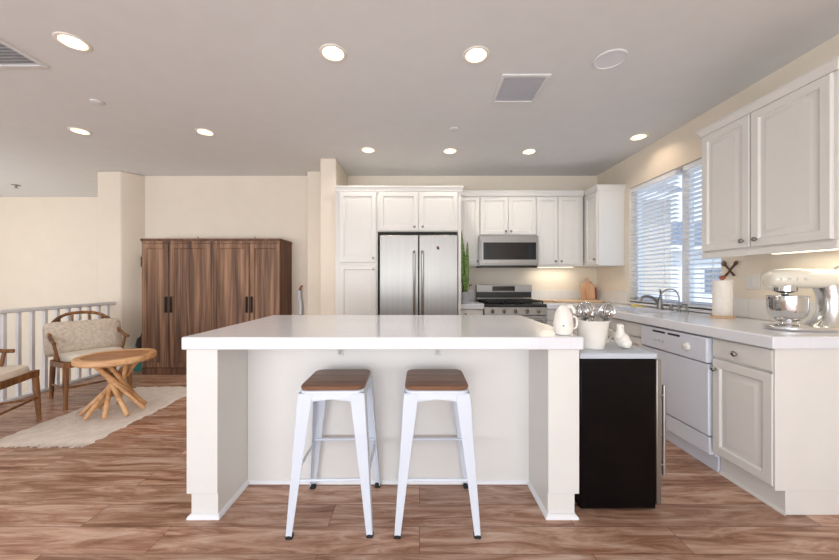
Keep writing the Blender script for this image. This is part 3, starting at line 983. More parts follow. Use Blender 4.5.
def whisk(px_, py_, lean, label, r=0.042):
    t = thing('whisk', (px_, py_, CZ + .015), label, 'whisk', 'steel whisks in the white crock')
    ax = Vector((lean[0], lean[1], 1)).normalized()
    base = Vector((px_, py_, CZ + 0.015))
    sd = ax.orthogonal().normalized()
    sd2 = ax.cross(sd)
    MB().tube([base, base + ax * 0.155], 0.007, 10).build('handle', M['chrome'], t)
    b = MB()
    for k in range(10):
        a = PI * k / 10
        v = sd * math.cos(a) + sd2 * math.sin(a)
        pts = spl([base + ax * 0.15 + v * 0.004, base + ax * 0.175 + v * r * .75, base + ax * 0.205 + v * r, base + ax * 0.235 + v * r * .65, base + ax * 0.245,
                   base + ax * 0.235 - v * r * .65, base + ax * 0.205 - v * r, base + ax * 0.175 - v * r * .75, base + ax * 0.15 - v * 0.004], 4)
        b.tube(pts, 0.003, 6)
    b.build('wire_balloon', M['chrome'], t)


whisk(CX - 0.024, CY - 0.014, (-0.2, -0.1), 'steel whisk on the left side of the white crock', 0.041)
whisk(CX + 0.024, CY - 0.014, (0.2, -0.1), 'steel whisk on the right side of the white crock', 0.041)
whisk(CX, CY + 0.03, (0.0, 0.19), 'steel whisk at the back of the white crock', 0.041)
t = thing('ladle', (CX, CY - .004, CZ + .015), 'polished steel ladle between the whisks in the crock', 'ladle')
MB().tube([(CX, CY - .004, CZ + .015), (CX, CY - .004, CZ + .17)], 0.005, 8).build('handle', M['chrome'], t)
MB().ell((CX, CY - .006, CZ + .195), (0.018, 0.009, 0.028)).build('bowl', M['chrome'], t)

# white ceramic jug on the island corner
JX, JY, JZ = 0.762, 1.775, 0.927
t = thing('ceramic_jug', (JX, JY, JZ), 'white rounded ceramic jug on the right corner of the island worktop', 'jug')
MB().lathe([(0.036, 0.0), (0.042, 0.004), (0.050, 0.04), (0.049, 0.075), (0.042, 0.11), (0.030, 0.138), (0.016, 0.152), (0.002, 0.156)], (JX, JY, JZ), 32).build('jug_body', M['ceramic'], t)
MB().tube(spl([(JX + 0.018, JY, JZ + 0.142), (JX + 0.04, JY, JZ + 0.146), (JX + 0.056, JY, JZ + 0.125), (JX + 0.054, JY, JZ + 0.112)], 5), [0.012, 0.010], 10).build('spout', M['ceramic'], t)
MB().tube(spl([(JX + 0.04, JY, JZ + 0.10), (JX + 0.07, JY, JZ + 0.085), (JX + 0.068, JY, JZ + 0.04), (JX + 0.046, JY, JZ + 0.03)], 5), 0.006, 8).build('handle', M['ceramic'], t)
MB().ell((JX - 0.018, JY - 0.046, JZ + 0.052), (0.005, 0.003, 0.005), 10, 6).build('relief_dot', M['nickel'], t)
# small ceramic bird and cup on the beverage fridge
AX, AY = 1.150, 1.90
t = thing('ceramic_bird', (AX, AY, CZ), 'small white ceramic bird with a round head right of the crock', 'figurine')
MB().ell((AX, AY, CZ + 0.045), (0.036, 0.046, 0.045)).ell((AX + .004, AY - 0.028, CZ + 0.032), (0.030, 0.026, 0.030)).build('bird_body', M['ceramic'], t)
MB().lathe([(0.030, 0.06), (0.024, 0.085), (0.019, 0.105), (0.021, 0.118), (0.017, 0.132), (0.002, 0.138)], (AX - 0.012, AY, CZ), 24).build('bird_head', M['ceramic'], t)
MB().tube([(AX - .012, AY - .018, CZ + .118), (AX - .012, AY - .034, CZ + .115)], [0.006, 0.001], 8).build('beak', M['cream'], t)
UX, UY = 1.10, 2.03
t = thing('ceramic_cup', (UX, UY, CZ), 'cream cup half hidden between the crock and the ceramic bird', 'cup')
MB().lathe([(0.030, 0), (0.036, 0.006), (0.040, 0.10), (0.036, 0.10), (0.030, 0.01), (0.002, 0.008)], (UX, UY, CZ), 28).build('cup_body', M['cream'], t)
MB().tube(spl([(UX + .038, UY, CZ + .085), (UX + .066, UY, CZ + .075), (UX + .062, UY, CZ + .035), (UX + .036, UY, CZ + .025)], 5), 0.005, 8).build('handle', M['cream'], t)

# ------------------------------------------------------------------ tall cabinets and refrigerator
PF = 3.955      # front plane of doors
t = thing('pantry_cabinet', (-0.73, 4.3, 0), 'tall white pantry cabinet left of the refrigerator', 'cabinet')
MB().box(-0.998, -0.497, PF + .021, WY - .002, 0.1, 2.27).box(-0.998, -0.497, PF + .09, WY - .002, 0, 0.1).build('carcass', M['cab'], t, bevel=0.002)
d = MB().panel((-0.945, PF, 1.425), (1, 0, 0), (0, 0, 1), 0.432, 0.83, RAISED).build('door', M['cab'], t)
knob(d, (-0.545, PF, 1.475), (0, -1, 0))
d = MB().panel((-0.945, PF, 0.115), (1, 0, 0), (0, 0, 1), 0.432, 1.275, RAISED).build('door', M['cab'], t)
knob(d, (-0.545, PF, 1.343), (0, -1, 0))
crown(t, 'crown', M['cab'], [(-0.998, PF + .01), (-0.4975, PF + .01)], [(0, -1), (0, -1)], 2.262, 2.325)
t = thing('fridge_cabinet', (0.0, 4.3, 1.8), 'white two-door wall cabinet directly above the refrigerator', 'cabinet')
MB().box(-0.496, 0.492, PF + .021, WY - .002, 1.79, 2.27).build('carcass', M['cab'], t, bevel=0.002)
MB().box(0.457, 0.492, PF + .005, WY - .002, 0, 1.789).build('side_panel', M['cab'], t, bevel=0.002)
for a, c, kx in ((-0.478, -0.014, -0.06), (-0.008, 0.452, 0.038)):
    d = MB().panel((a, PF, 1.80), (1, 0, 0), (0, 0, 1), c - a, 0.455, RAISED).build('door', M['cab'], t)
    knob(d, (kx, PF, 1.842), (0, -1, 0))
crown(t, 'crown', M['cab'], [(-0.4965, PF + .01), (0.492, PF + .01), (0.492, 4.34)], [(0, -1), (1, -1), (1, 0)], 2.262, 2.325)

t = thing('refrigerator', (-0.015, 4.3, 0), 'large stainless steel french door refrigerator between white cabinets', 'refrigerator')
FF = 3.93
MB().box(-0.462, 0.446, FF + .08, WY - .03, 0.02, 1.745).build('case', M['dark'], t, bevel=0.004)
for a, c, hxx in ((-0.468, -0.012, -0.062), (-0.006, 0.450, 0.034)):
    d = MB().box(a, c, FF, FF + .075, 0.70, 1.745).build('door', M['steel'], t, bevel=0.008)
    h = MB().tube([(hxx, FF - .012, 0.80), (hxx, FF - .05, 0.84), (hxx, FF - .05, 1.52), (hxx, FF - .012, 1.55), (hxx, FF + .002, 1.55)], 0.014, 12)
    h.tube([(hxx, FF - .012, 0.80), (hxx, FF + .002, 0.80)], 0.014, 12)
    h.build('handle', M['steelh'], d)
d = MB().box(-0.468, 0.450, FF, FF + .075, 0.06, 0.69).build('freezer_drawer', M['steel'], t, bevel=0.008)
h = MB().tube([(-0.40, FF + .002, 0.62), (-0.40, FF - .05, 0.62), (0.38, FF - .05, 0.62), (0.38, FF + .002, 0.62)], 0.014, 12)
h.build('handle', M['steelh'], d)
o = MB().box(0.203, 0.235, FF - .008, FF - .0005, 1.575, 1.605).build('magnet_tile', M['black'])
mg = thing('fridge_magnet', (0.219, FF - .004, 1.59), 'tiny dark and red magnet on the right refrigerator door', 'magnet')
bpy.data.objects.remove(o)
MB().box(0.204, 0.232, FF - .007, FF - .0003, 1.572, 1.60).build('magnet_base', M['black'], mg, bevel=0.002)
MB().ell((0.212, FF - .009, 1.603), (0.012, 0.006, 0.012)).build('magnet_figure', M['red'], mg)


# ------------------------------------------------------------------ wall cabinets on the back wall
UF = 4.38
UZ0, UZ1, UZC = 1.40, 2.315, 2.385


def upper(name, x0, x1, z0, doors, knobs, label):
    t = thing(name, ((x0 + x1) / 2, 4.54, z0), label, 'cabinet', 'white wall cabinets on the back wall')
    MB().box(x0, x1, UF + .021, WY - .002, z0, UZ1 + .02).build('carcass', M['cab'], t, bevel=0.002)
    for (a, c), kx in zip(doors, knobs):
        d = MB().panel((a, UF, z0 + .018), (1, 0, 0), (0, 0, 1), c - a, UZ1 - z0 - .03, RAISED).build('door', M['cab'], t)
        knob(d, (kx, UF, z0 + 0.06), (0, -1, 0))
    crown(t, 'crown', M['cab'], [(x0, UF + .01), (x1, UF + .01)], [(0, -1), (0, -1)], UZ1, UZC)
    return t


upper('wall_cabinet', 0.5285, 0.788, UZ0, [(0.535, 0.782)], [0.755], 'narrow white wall cabinet left of the microwave')
upper('wall_cabinet', 0.789, 1.528, 1.79, [(0.795, 1.157), (1.163, 1.522)], [1.125, 1.195], 'short white two-door wall cabinet above the microwave')
upper('wall_cabinet', 1.529, 2.148, UZ0, [(1.537, 1.808), (1.816, 2.10)], [1.775, 1.85], 'white two-door wall cabinet right of the microwave')
# the one that comes forward on the right wall
t = thing('corner_wall_cabinet', (2.32, 4.3, UZ0), 'white wall cabinet in the corner beside the window', 'cabinet')
MB().box(2.171, WX - .002, 4.06, WY - .002, UZ0 - .01, UZ1).build('carcass', M['cab'], t, bevel=0.002)
d = MB().panel((2.15, 4.345, UZ0 + .01), (0, -1, 0), (0, 0, 1), 0.275, UZ1 - UZ0 - .03, RAISED).build('door', M['cab'], t)
knob(d, (2.15, 4.10, UZ0 + .07), (-1, 0, 0))
crown(t, 'crown', M['cab'], [(2.160, 4.34), (2.160, 4.06), (WX - .002, 4.06)], [(-1, 0), (-1, -1), (0, -1)], UZ1 - .015, UZC - .02)

# near right wall cabinet
NX = 2.15
t = thing('window_wall_cabinet', (2.32, 2.15, UZ0), 'large white two-door wall cabinet on the right above the stand mixer', 'cabinet')
MB().box(NX + .021, WX - .002, 1.735, 2.566, UZ0, UZ1).build('carcass', M['cab'], t, bevel=0.002)
for a, c, ky in ((2.556, 2.186, 2.225), (2.178, 1.752, 2.137)):
    d = MB().panel((NX, a, UZ0 + .03), (0, -1, 0), (0, 0, 1), a - c, UZ1 - UZ0 - .045, RAISED).build('door', M['cab'], t)
    knob(d, (NX, ky, UZ0 + .075), (-1, 0, 0))
MB().box(NX + .012, NX + .03, 1.735, 2.566, UZ0 - .022, UZ0 + .02).build('light_rail', M['cab'], t, bevel=0.003)
crown(t, 'crown', M['cab'], [(WX - .002, 2.566), (NX + .012, 2.566), (NX + .012, 1.735), (WX - .002, 1.735)], [(0, 1), (-1, 1), (-1, -1), (0, -1)], UZ1 - .012, UZC - .025)


# under-cabinet strip lights
def strip(x0, x1, y0, y1, z, label, power):
    t = thing('under_cabinet_light', ((x0 + x1) / 2, (y0 + y1) / 2, z), label, 'light', 'under-cabinet strip lights')
    MB().box(x0, x1, y0, y1, z - .012, z - .001).build('housing', M['trimwhite'], t, bevel=0.002)
    MB().box(x0 + .006, x1 - .006, y0 + .006, y1 - .006, z - .016, z - .0122).build('diffuser', M['strip'], t, smooth=False)
    l = bpy.data.lights.new('strip_lamp', 'AREA')
    l.shape = 'RECTANGLE'
    l.size, l.size_y = x1 - x0, y1 - y0
    l.energy = power
    l.color = (1.0, 0.92, 0.74)
    lo = bpy.data.objects.new('strip_lamp', l)
    C.objects.link(lo)
    lo.parent = t
    lo.location = (0, 0, -0.02)


strip(2.30, 2.36, 1.76, 2.20, UZ0, 'glowing strip light under the large right wall cabinet', 0.9)
strip(1.60, 2.08, 4.52, 4.57, UZ0, 'glowing strip light under the cabinet right of the microwave', 1.4)

# ------------------------------------------------------------------ microwave and range
t = thing('microwave', (1.155, 4.48, 1.385), 'stainless over-range microwave with a black glass door', 'microwave')
MF = 4.29
MB().box(0.792, 1.522, MF + .03, WY - .01, 1.385, 1.785).build('case', M['dark'], t, bevel=0.003)
MB().box(0.757, 1.523, MF + .004, MF + .03, 1.40, 1.782).build('front_frame', M['steel'], t, bevel=0.004)
d = MB().box(0.765, 1.515, MF - .012, MF + .004, 1.42, 1.775).build('door', M['steel'], t, bevel=0.004)
MB().box(0.815, 1.49, MF - .0155, MF - .011, 1.475, 1.695).build('door_glass', M['glassblack'], d, bevel=0.001)
MB().box(0.785, 0.803, MF - .045, MF - .033, 1.46, 1.73).box(0.788, 0.80, MF - .034, MF - .01, 1.48, 1.495).box(0.788, 0.80, MF - .034, MF - .01, 1.70, 1.715).build('handle', M['steelh'], d, bevel=0.003)
MB().box(0.775, 1.505, MF, MF + .06, 1.372, 1.399).build('vent_grille', M['black'], t, bevel=0.002)

t = thing('gas_range', (1.163, 4.36, 0), 'stainless gas range with black grates below the microwave', 'range')
RX0, RX1, RF = 0.785, 1.541, 4.06
MB().box(RX0, RX1, RF + .03, WY - .03, 0.05, 0.887).build('case', M['black'], t, bevel=0.003)
MB().box(RX0, RX1, RF - .004, WY - .09, 0.888, 0.922).build('cooktop', M['black'], t, bevel=0.004)
b = MB()
b.hexa([(RX0, RF - .02, 0.79), (RX1, RF - .02, 0.79), (RX1, RF + .03, 0.79), (RX0, RF + .03, 0.79)], [(RX0, RF + .002, 0.887), (RX1, RF + .002, 0.887), (RX1, RF + .03, 0.887), (RX0, RF + .03, 0.887)])
b.build('control_panel', M['steel'], t, bevel=0.004)
for k in range(5):
    kx = RX0 + 0.10 + k * (RX1 - RX0 - 0.2) / 4
    kb = MB().tube([(kx, RF - .004, 0.838), (kx, RF - .035, 0.833), (kx, RF - .042, 0.832)], [0.024, 0.021, 0.017], 20).build('control_knob', M['steelh'], t)
    MB().box(kx - .004, kx + .004, RF - .052, RF - .036, 0.816, 0.849).build('knob_grip', M['black'], kb, bevel=0.002)
for k in range(3):
    a = RX0 + .02 + k * .24
    b = MB()
    g0, g1 = RF + .05, WY - .13
    for x in (a, a + .115, a + .222):
        b.box(x, x + .014, g0, g1, 0.94, 0.956)
    for yy in (g0, (g0 + g1) / 2 - .12, (g0 + g1) / 2, (g0 + g1) / 2 + .12, g1 - .014):
        b.box(a, a + .236, yy, yy + .014, 0.94, 0.956)
    for x in (a, a + .222):
        for yy in (g0, g1 - .014):
            b.box(x, x + .014, yy, yy + .014, 0.921, 0.942)
    b.build('grate', M['iron'], t, bevel=0.002)
for x in (RX0 + .16, (RX0 + RX1) / 2, RX1 - .16):
    for yy in (RF + .17, WY - .26):
        MB().lathe([(.045, 0), (.045, .008), (.03, .012), (.03, .018), (.002, .018)], (x, yy, .922), 20).build('burner', M['iron'], t)
MB().box(RX0, RX1, WY - .09, WY - .035, 0.90, 1.145).build('backguard', M['black'], t, bevel=0.004)
MB().box(RX0 - .002, RX1 + .002, WY - .10, WY - .089, 1.05, 1.148).build('backguard_panel', M['steel'], t, bevel=0.003)
MB().box(1.0, 1.31, WY - .104, WY - .0995, 1.065, 1.130).build('display', M['glassblack'], t, smooth=False)
MB().box(RX0, RX1, WY - .108, WY - .089, 0.935, 0.975).build('backguard_strip', M['nickel'], t, bevel=0.003)
d = MB().box(RX0 + .004, RX1 - .004, RF - .01, RF + .029, 0.21, 0.785).build('oven_door', M['steel'], t, bevel=0.004)
MB().box(RX0 + .05, RX1 - .05, RF - .014, RF - .009, 0.27, 0.71).build('oven_glass', M['glassblack'], d, smooth=False)
MB().tube([(RX0 + .06, RF, 0.74), (RX0 + .06, RF - .05, 0.74), (RX1 - .06, RF - .05, 0.74), (RX1 - .06, RF, 0.74)], 0.012, 12).build('handle', M['steelh'], d)
MB().box(RX0 + .004, RX1 - .004, RF - .008, RF + .029, 0.06, 0.20).build('storage_drawer', M['steel'], t, bevel=0.004)

# ------------------------------------------------------------------ base cabinets
BF = 4.085
t = thing('base_cabinet', (0.64, 4.4, 0), 'narrow white base cabinet under the snake plant', 'cabinet')
MB().box(0.4935, 0.783, BF + .021, WY - .002, 0.10, 0.862).box(0.4935, 0.783, BF + .08, WY - .002, 0, 0.10).build('carcass', M['cab'], t, bevel=0.002)
d = MB().panel((0.50, BF, 0.72), (1, 0, 0), (0, 0, 1), 0.276, 0.135, SLAB).build('drawer', M['cab'], t)
knob(d, (0.56, BF, 0.80), (0, -1, 0))
d = MB().panel((0.50, BF, 0.115), (1, 0, 0), (0, 0, 1), 0.276, 0.595, RAISED).build('door', M['cab'], t)
knob(d, (0.74, BF, 0.66), (0, -1, 0))
o = MB().box(0.4935, 0.783, 4.05, WY - .013, 0.863, 0.927).build('range_side_worktop', M['tile'], bevel=0.006)
tag(o, 'short white tiled worktop between refrigerator and range', 'worktop')
t = thing('base_cabinet', (1.7, 4.4, 0), 'white base cabinet right of the gas range in the corner', 'cabinet')
MB().box(1.543, 1.849, BF + .021, WY - .002, 0.10, 0.862).box(1.543, 1.849, BF + .08, WY - .002, 0, 0.10).build('carcass', M['cab'], t, bevel=0.002)
d = MB().panel((1.55, BF, 0.72), (1, 0, 0), (0, 0, 1), 0.25, 0.135, SLAB).build('drawer', M['cab'], t)
knob(d, (1.675, BF, 0.79), (0, -1, 0))
d = MB().panel((1.55, BF, 0.115), (1, 0, 0), (0, 0, 1), 0.25, 0.595, RAISED).build('door', M['cab'], t)
knob(d, (1.765, BF, 0.66), (0, -1, 0))

RX = 1.832      # door plane of the right-hand run
t = thing('end_base_cabinet', (2.15, 1.92, 0), 'white base cabinet with drawer at the near end of the right worktop', 'cabinet')
MB().box(RX + .004, WX - .002, 1.729, 1.745, 0.126, 0.862).build('end_panel', M['cab'], t, bevel=0.002)
MB().box(RX + .021, WX - .002, 1.745, 2.104, 0.126, 0.862).build('carcass', M['cab'], t, bevel=0.002)
MB().box(1.892, WX - .002, 1.732, 2.104, 0, 0.126).build('plinth', M['cab'], t, bevel=0.002)
MB().rings([[(1.892 + ox * a, yy + oy * a, z) for a, z in ((0, 0), (.012, 0), (.010, .01), (0, .016))] for yy, ox, oy in ((2.104, -1, 0), (1.732, -1, -1))]).build('shoe_moulding', M['cab'], t)
d = MB().panel((RX, 2.098, 0.738), (0, -1, 0), (0, 0, 1), 0.358, 0.112, SLAB).build('drawer', M['cab'], t)
knob(d, (RX, 1.935, 0.788), (-1, 0, 0))
d = MB().panel((RX, 2.098, 0.142), (0, -1, 0), (0, 0, 1), 0.358, 0.583, RAISED).build('door', M['cab'], t)
knob(d, (RX, 2.07, 0.665), (-1, 0, 0))

t = thing('dishwasher', (2.1, 2.42, 0), 'white built-in dishwasher right of the beverage fridge', 'dishwasher')
DY0, DY1 = 2.110, 2.745
MB().box(RX + .03, WX - .05, DY0, DY1, 0.10, 0.855).build('tub', M['white'], t, bevel=0.003)
cp = MB().box(RX - .022, RX + .029, DY0 + .002, DY1 - .002, 0.690, 0.850).build('control_panel', M['white'], t, bevel=0.008)
MB().box(RX - .0235, RX - .021, 2.47, 2.60, 0.818, 0.832).build('vent_slot', M['dark'], cp, smooth=False)
MB().box(RX - .0235, RX - .021, 2.33, 2.44, 0.818, 0.832).build('vent_slot', M['dark'], cp, smooth=False)
MB().tube([(RX - .021, 2.265, 0.765), (RX - .040, 2.265, 0.765), (RX - .044, 2.265, 0.765)], [0.027, 0.024, 0.018], 22).build('dial', M['ceramic'], cp)
for k in range(3):
    MB().box(RX - .025, RX - .021, 2.48 + .04 * k, 2.50 + .04 * k, 0.752, 0.764).build('button', M['greyplate'], cp, bevel=0.001)
MB().box(RX - .012, RX + .029, DY0 + .002, DY1 - .002, 0.232, 0.682).build('door', M['white'], t, bevel=0.005)
MB().box(RX - .006, RX + .029, DY0 + .002, DY1 - .002, 0.112, 0.222).build('lower_panel', M['white'], t, bevel=0.004)
MB().box(RX + .05, RX + .07, DY0 + .002, DY1 - .002, 0.0, 0.112).build('kick_plate', M['white'], t, bevel=0.002)

t = thing('sink_base_cabinet', (2.15, 3.2, 0), 'white sink base cabinet with false drawer fronts under the faucet', 'cabinet')
MB().box(RX + .021, WX - .002, 2.75, 3.66, 0.126, 0.72).box(RX + .021, RX + .04, 2.75, 3.66, .72, .862).build('carcass', M['cab'], t, bevel=0.002)
MB().box(1.892, WX - .002, 2.75, 3.66, 0, 0.126).build('plinth', M['cab'], t, bevel=0.002)
for a in (3.655, 3.20):
    MB().panel((RX, a, 0.738), (0, -1, 0), (0, 0, 1), 0.445, 0.112, SLAB).build('drawer_front', M['cab'], t)
    d = MB().panel((RX, a, 0.142), (0, -1, 0), (0, 0, 1), 0.445, 0.583, RAISED).build('door', M['cab'], t)
    knob(d, (RX, a - (0.41 if a > 3.5 else 0.035), 0.665), (-1, 0, 0))
t = thing('corner_base_cabinet', (2.15, 4.1, 0), 'white corner base cabinet between sink cabinet and back wall', 'cabinet')
MB().box(1.853, WX - .002, 3.665, WY - .002, 0.126, 0.862).build('carcass', M['cab'], t, bevel=0.002)
MB().box(1.892, WX - .002, 3.665, WY - .002, 0, 0.126).build('plinth', M['cab'], t, bevel=0.002)
d = MB().panel((RX, 4.055, 0.738), (0, -1, 0), (0, 0, 1), 0.385, 0.112, SLAB).build('drawer', M['cab'], t)
knob(d, (RX, 3.86, 0.79), (-1, 0, 0))
d = MB().panel((RX, 4.055, 0.142), (0, -1, 0), (0, 0, 1), 0.385, 0.583, RAISED).build('door', M['cab'], t)
knob(d, (RX, 3.70, 0.665), (-1, 0, 0))

# L-shaped tiled worktop with the sink cut-out
SX0, SX1, SY0, SY1 = 1.93, 2.27, 2.95, 3.50
cx0 = 1.795
poly_top = []
b = MB()
z0, z1 = 0.863, 0.927
xs = [cx0, SX0, SX1, WX - .013]
ys = [1.70, SY0, SY1, 4.05, WY - .013]
bm = b.bm
V = {}
def gv(x, y, z):
    k = (round(x, 4), round(y, 4), round(z, 4))
    if k not in V:
        V[k] = bm.verts.new(k)
    return V[k]
cells = [(xs[i], xs[i + 1], ys[j], ys[j + 1]) for i in range(3) for j in range(4) if not (i == 1 and j == 1)]
cells.append((1.544, cx0, 4.05, WY - .013))
edges = {}
for a, c, e, f in cells:
    for z, flip in ((z1, False), (z0, True)):
        q = [(a, e), (c, e), (c, f), (a, f)]
        q = q[::-1] if flip else q
        bm.faces.new([gv(x, y, z) for x, y in q])
    q = [(a, e), (c, e), (c, f), (a, f)]
    for k in range(4):
        p1, p2 = q[k], q[(k + 1) % 4]
        key = tuple(sorted([(round(p1[0], 4), round(p1[1], 4)), (round(p2[0], 4), round(p2[1], 4))]))
        edges.setdefault(key, []).append((p1, p2))
for k, v in edges.items():
    if len(v) == 1:
        p1, p2 = v[0]
        bm.faces.new((gv(*p1, z0), gv(*p2, z0), gv(*p2, z1), gv(*p1, z1)))
wt = b.build('kitchen_worktop', M['tile'], bevel=0.006)
tag(wt, 'long L-shaped white tiled worktop under the window and along the corner', 'worktop')
t = thing('sink', (2.1, 3.22, 0.74), 'white sink basin set in the worktop under the window', 'sink')
b = MB()
b.rings([[(SX0 + i, SY0 + i, z), (SX1 - i, SY0 + i, z), (SX1 - i, SY1 - i, z), (SX0 + i, SY1 - i, z)] for i, z in
         ((-.010, .929), (-.010, .934), (.004, .934), (.010, .92), (.02, .76), (.04, .75))], cap0=False)
b.build('basin', M['white'], t, bevel=0.004)
MB().lathe([(0.035, 0.752), (0.035, 0.755), (0.02, 0.753), (0.002, 0.753)], (2.1, 3.22, 0), 20).build('drain', M['chrome'], t)

# faucet, filter tap, sprayer, sponge
QX, QY = 2.36, 3.29
t = thing('kitchen_faucet', (QX, QY, 0.927), 'nickel single-lever kitchen faucet behind the sink', 'faucet')
MB().lathe([(.034, 0), (.034, .006), (.027, .012), (.024, .06), (.022, .095), (.016, .108), (.002, .11)], (QX, QY, .927), 24).build('faucet_body', M['nickel'], t)
MB().tube(spl([(QX - .01, QY, .985), (QX - .06, QY, 1.035), (QX - .12, QY, 1.055), (QX - .17, QY, 1.045), (QX - .19, QY, 1.005)], 6), [.016, .012], 14).build('spout', M['nickel'], t)
MB().tube(spl([(QX, QY, 1.03), (QX + .004, QY - .01, 1.075), (QX - .014, QY - .02, 1.125)], 5), [.013, .008], 12).build('lever', M['nickel'], t)
GX, GY = 2.37, 3.06
t = thing('filter_tap', (GX, GY, .927), 'slim gooseneck water tap right of the kitchen faucet', 'faucet')
MB().lathe([(.018, 0), (.018, .006), (.011, .012), (.009, .05)], (GX, GY, .927), 20).build('tap_base', M['nickel'], t)
MB().tube(spl([(GX, GY, .96), (GX, GY, 1.06), (GX - .03, GY + .01, 1.12), (GX - .08, GY + .02, 1.13), (GX - .13, GY + .03, 1.10), (GX - .145, GY + .033, 1.05)], 7), .0055, 10).build('gooseneck', M['nickel'], t)
MB().tube([(GX, GY - .008, .965), (GX, GY - .035, .972)], .005, 8).build('lever', M['nickel'], t)
t = thing('soap_pump', (2.375, 2.975, .927), 'small metal soap pump nearest the paper towels behind the sink', 'soap pump')
MB().lathe([(.018, 0), (.018, .006), (.011, .012), (.010, .045), (.006, .05), (.006, .065)], (2.375, 2.975, .927), 18).build('pump_body', M['nickel'], t)
MB().tube(spl([(2.375, 2.975, .985), (2.365, 2.975, .998), (2.32, 2.978, .992)], 4), [.007, .004], 8).build('pump_spout', M['nickel'], t)
t = thing('side_sprayer', (2.365, 3.15, .927), 'short metal side sprayer between the two taps', 'sprayer')
MB().lathe([(.02, 0), (.02, .006), (.013, .012), (.013, .03), (.016, .05), (.013, .062), (.002, .064)], (2.365, 3.15, .927), 18).build('sprayer_body', M['nickel'], t)
o = MB().loft([(3.50 + .01, .935 + .012, 2.31, .012, .035), (3.52, .947, 2.31, .013, .038), (3.60, .947, 2.31, .013, .038), (3.61, .947, 2.31, .012, .035)], 'Y', 6, 20)
bmesh.ops.translate(o.bm, vec=(0, 0, -.0065), verts=o.bm.verts)
sg = thing('sponge', (2.31, 3.555, .927), 'yellow sponge on the worktop left of the faucet', 'sponge')
o.build('sponge_block', M['yellow'], sg)

# paper towels
PX, PY = 2.315, 2.56
t = thing('paper_towel_holder', (PX, PY, .927), 'paper towel roll on a round wooden holder under the wall cabinet', 'paper towels')
MB().lathe([(.072, 0), (.074, .004), (.074, .012), (.070, .016), (.002, .016)], (PX, PY, .927), 36).build('holder_base', M['traywood'], t)
MB().lathe([(.02, .017), (.058, .017), (.060, .02), (.060, .282), (.057, .285), (.02, .285)], (PX, PY, .927), 40).build('towel_roll', M['paper'], t)
MB().lathe([(.009, .016), (.009, .288), (.012, .293), (.020, .302), (.021, .311), (.014, .32), (.002, .323)], (PX, PY, .927), 20).build('holder_post', M['knobwood'], t)

# crossed wooden spoon and fork on the wall
t = thing('wall_decor', (WX - .01, 2.69, 1.31), 'crossed dark wooden spoon and fork hung on the wall above the paper towels', 'wall decor')
zc, yc = 1.305, 2.672
for s_, kind in ((1, 'spoon'), (-1, 'fork')):
    a = Vector((WX - (.010 if s_ > 0 else .02), yc + s_ * .042, zc - .055))
    c = Vector((WX - (.010 if s_ > 0 else .02), yc - s_ * .036, zc + .032))
    b = MB().tube([a, (a + c) / 2, c], [.009, .006, .008], 10)
    d = (c - a).normalized()
    if kind == 'spoon':
        rot = Matrix.Rotation(math.atan2(-d.y, d.z), 3, 'X')
        b.ell(c + d * .014, (.007, .017, .022), 16, 10, rot)
    else:
        sd = Vector((0, -d.z, d.y))
        b.tube([c - sd * .016 + d * .004, c + sd * .016 + d * .004], .006, 8)
        for k in (-1, 0, 1):
            b.tube([c + sd * .014 * k + d * .003, c + sd * .014 * k + d * .034], [.005, .004], 8)
    b.build(kind, M['decorwood'], t)

# outlets on the right wall
for y, lb in ((2.50, 'white double wall outlet right of the paper towels'), (2.36, 'white wall outlet behind the mixer bowl')):
    t = thing('wall_outlet', (WX - .004, y, 1.20), lb, 'outlet', 'wall outlets over the right worktop')
    MB().box(WX - .006, WX - .0005, y - .055, y + .055, 1.145, 1.255).build('plate', M['cab'], t, bevel=0.002)
    for q in (-.025, .025):
        MB().box(WX - .008, WX - .0055, y + q - .016, y + q + .016, 1.166, 1.234).build('socket', M['cab'], t, bevel=0.002)

# ------------------------------------------------------------------ stand mixer
SXM, SYM = 2.11, 1.93
t = thing('stand_mixer', (2.25, SYM, .927), 'cream stand mixer with steel bowl at the right end of the worktop', 'mixer')
MB().loft([(2.008, SYM, 1.222, .022, .018), (2.012, SYM, 1.222, .042, .034), (2.022, SYM, 1.222, .056, .045), (2.05, SYM, 1.223, .066, .053), (2.12, SYM, 1.224, .072, .057),
           (2.25, SYM, 1.224, .074, .057), (2.33, SYM, 1.222, .072, .054), (2.39, SYM, 1.218, .062, .048), (2.41, SYM, 1.215, .045, .036), (2.42, SYM, 1.213, .015, .012)], 'X', 2.3, 36).build('motor_head', M['cream'], t)
MB().loft([(.945, 2.30, SYM, .105, .080), (.958, 2.305, SYM, .095, .074), (.985, 2.318, SYM, .072, .064), (1.04, 2.328, SYM, .058, .057), (1.12, 2.328, SYM, .060, .058), (1.185, 2.320, SYM, .076, .062)], 'Z', 2.6, 32).build('pedestal', M['satin'], t)
b = MB()
pts = []
for k in range(40):
    a = 2 * PI * k / 40
    pts.append((math.cos(a), math.sin(a)))
def base_ring(s, z):
    out = []
    for c_, s2 in pts:
        x = 2.215 + s * .205 * math.copysign(abs(c_) ** .7, c_)
        wd = .085 + .03 * (1 - (x - 2.01) / .41) * .6
        out.append((x, SYM + s * wd * math.copysign(abs(s2) ** .7, s2), z))
    return out
b.rings([base_ring(.97, .928), base_ring(1.0, .934), base_ring(1.0, .945), base_ring(.95, .953), base_ring(.6, .956)])
b.build('mixer_base', M['satin'], t)
MB().lathe([(.046, .954), (.052, .957), (.044, .968), (.043, .975), (.062, .988), (.078, 1.01), (.086, 1.045), (.088, 1.116), (.092, 1.119), (.092, 1.123), (.086, 1.121), (.083, 1.045), (.074, 1.01), (.056, .99), (.002, .984)], (SXM, SYM, 0), 44).build('bowl', M['chrome'], t)
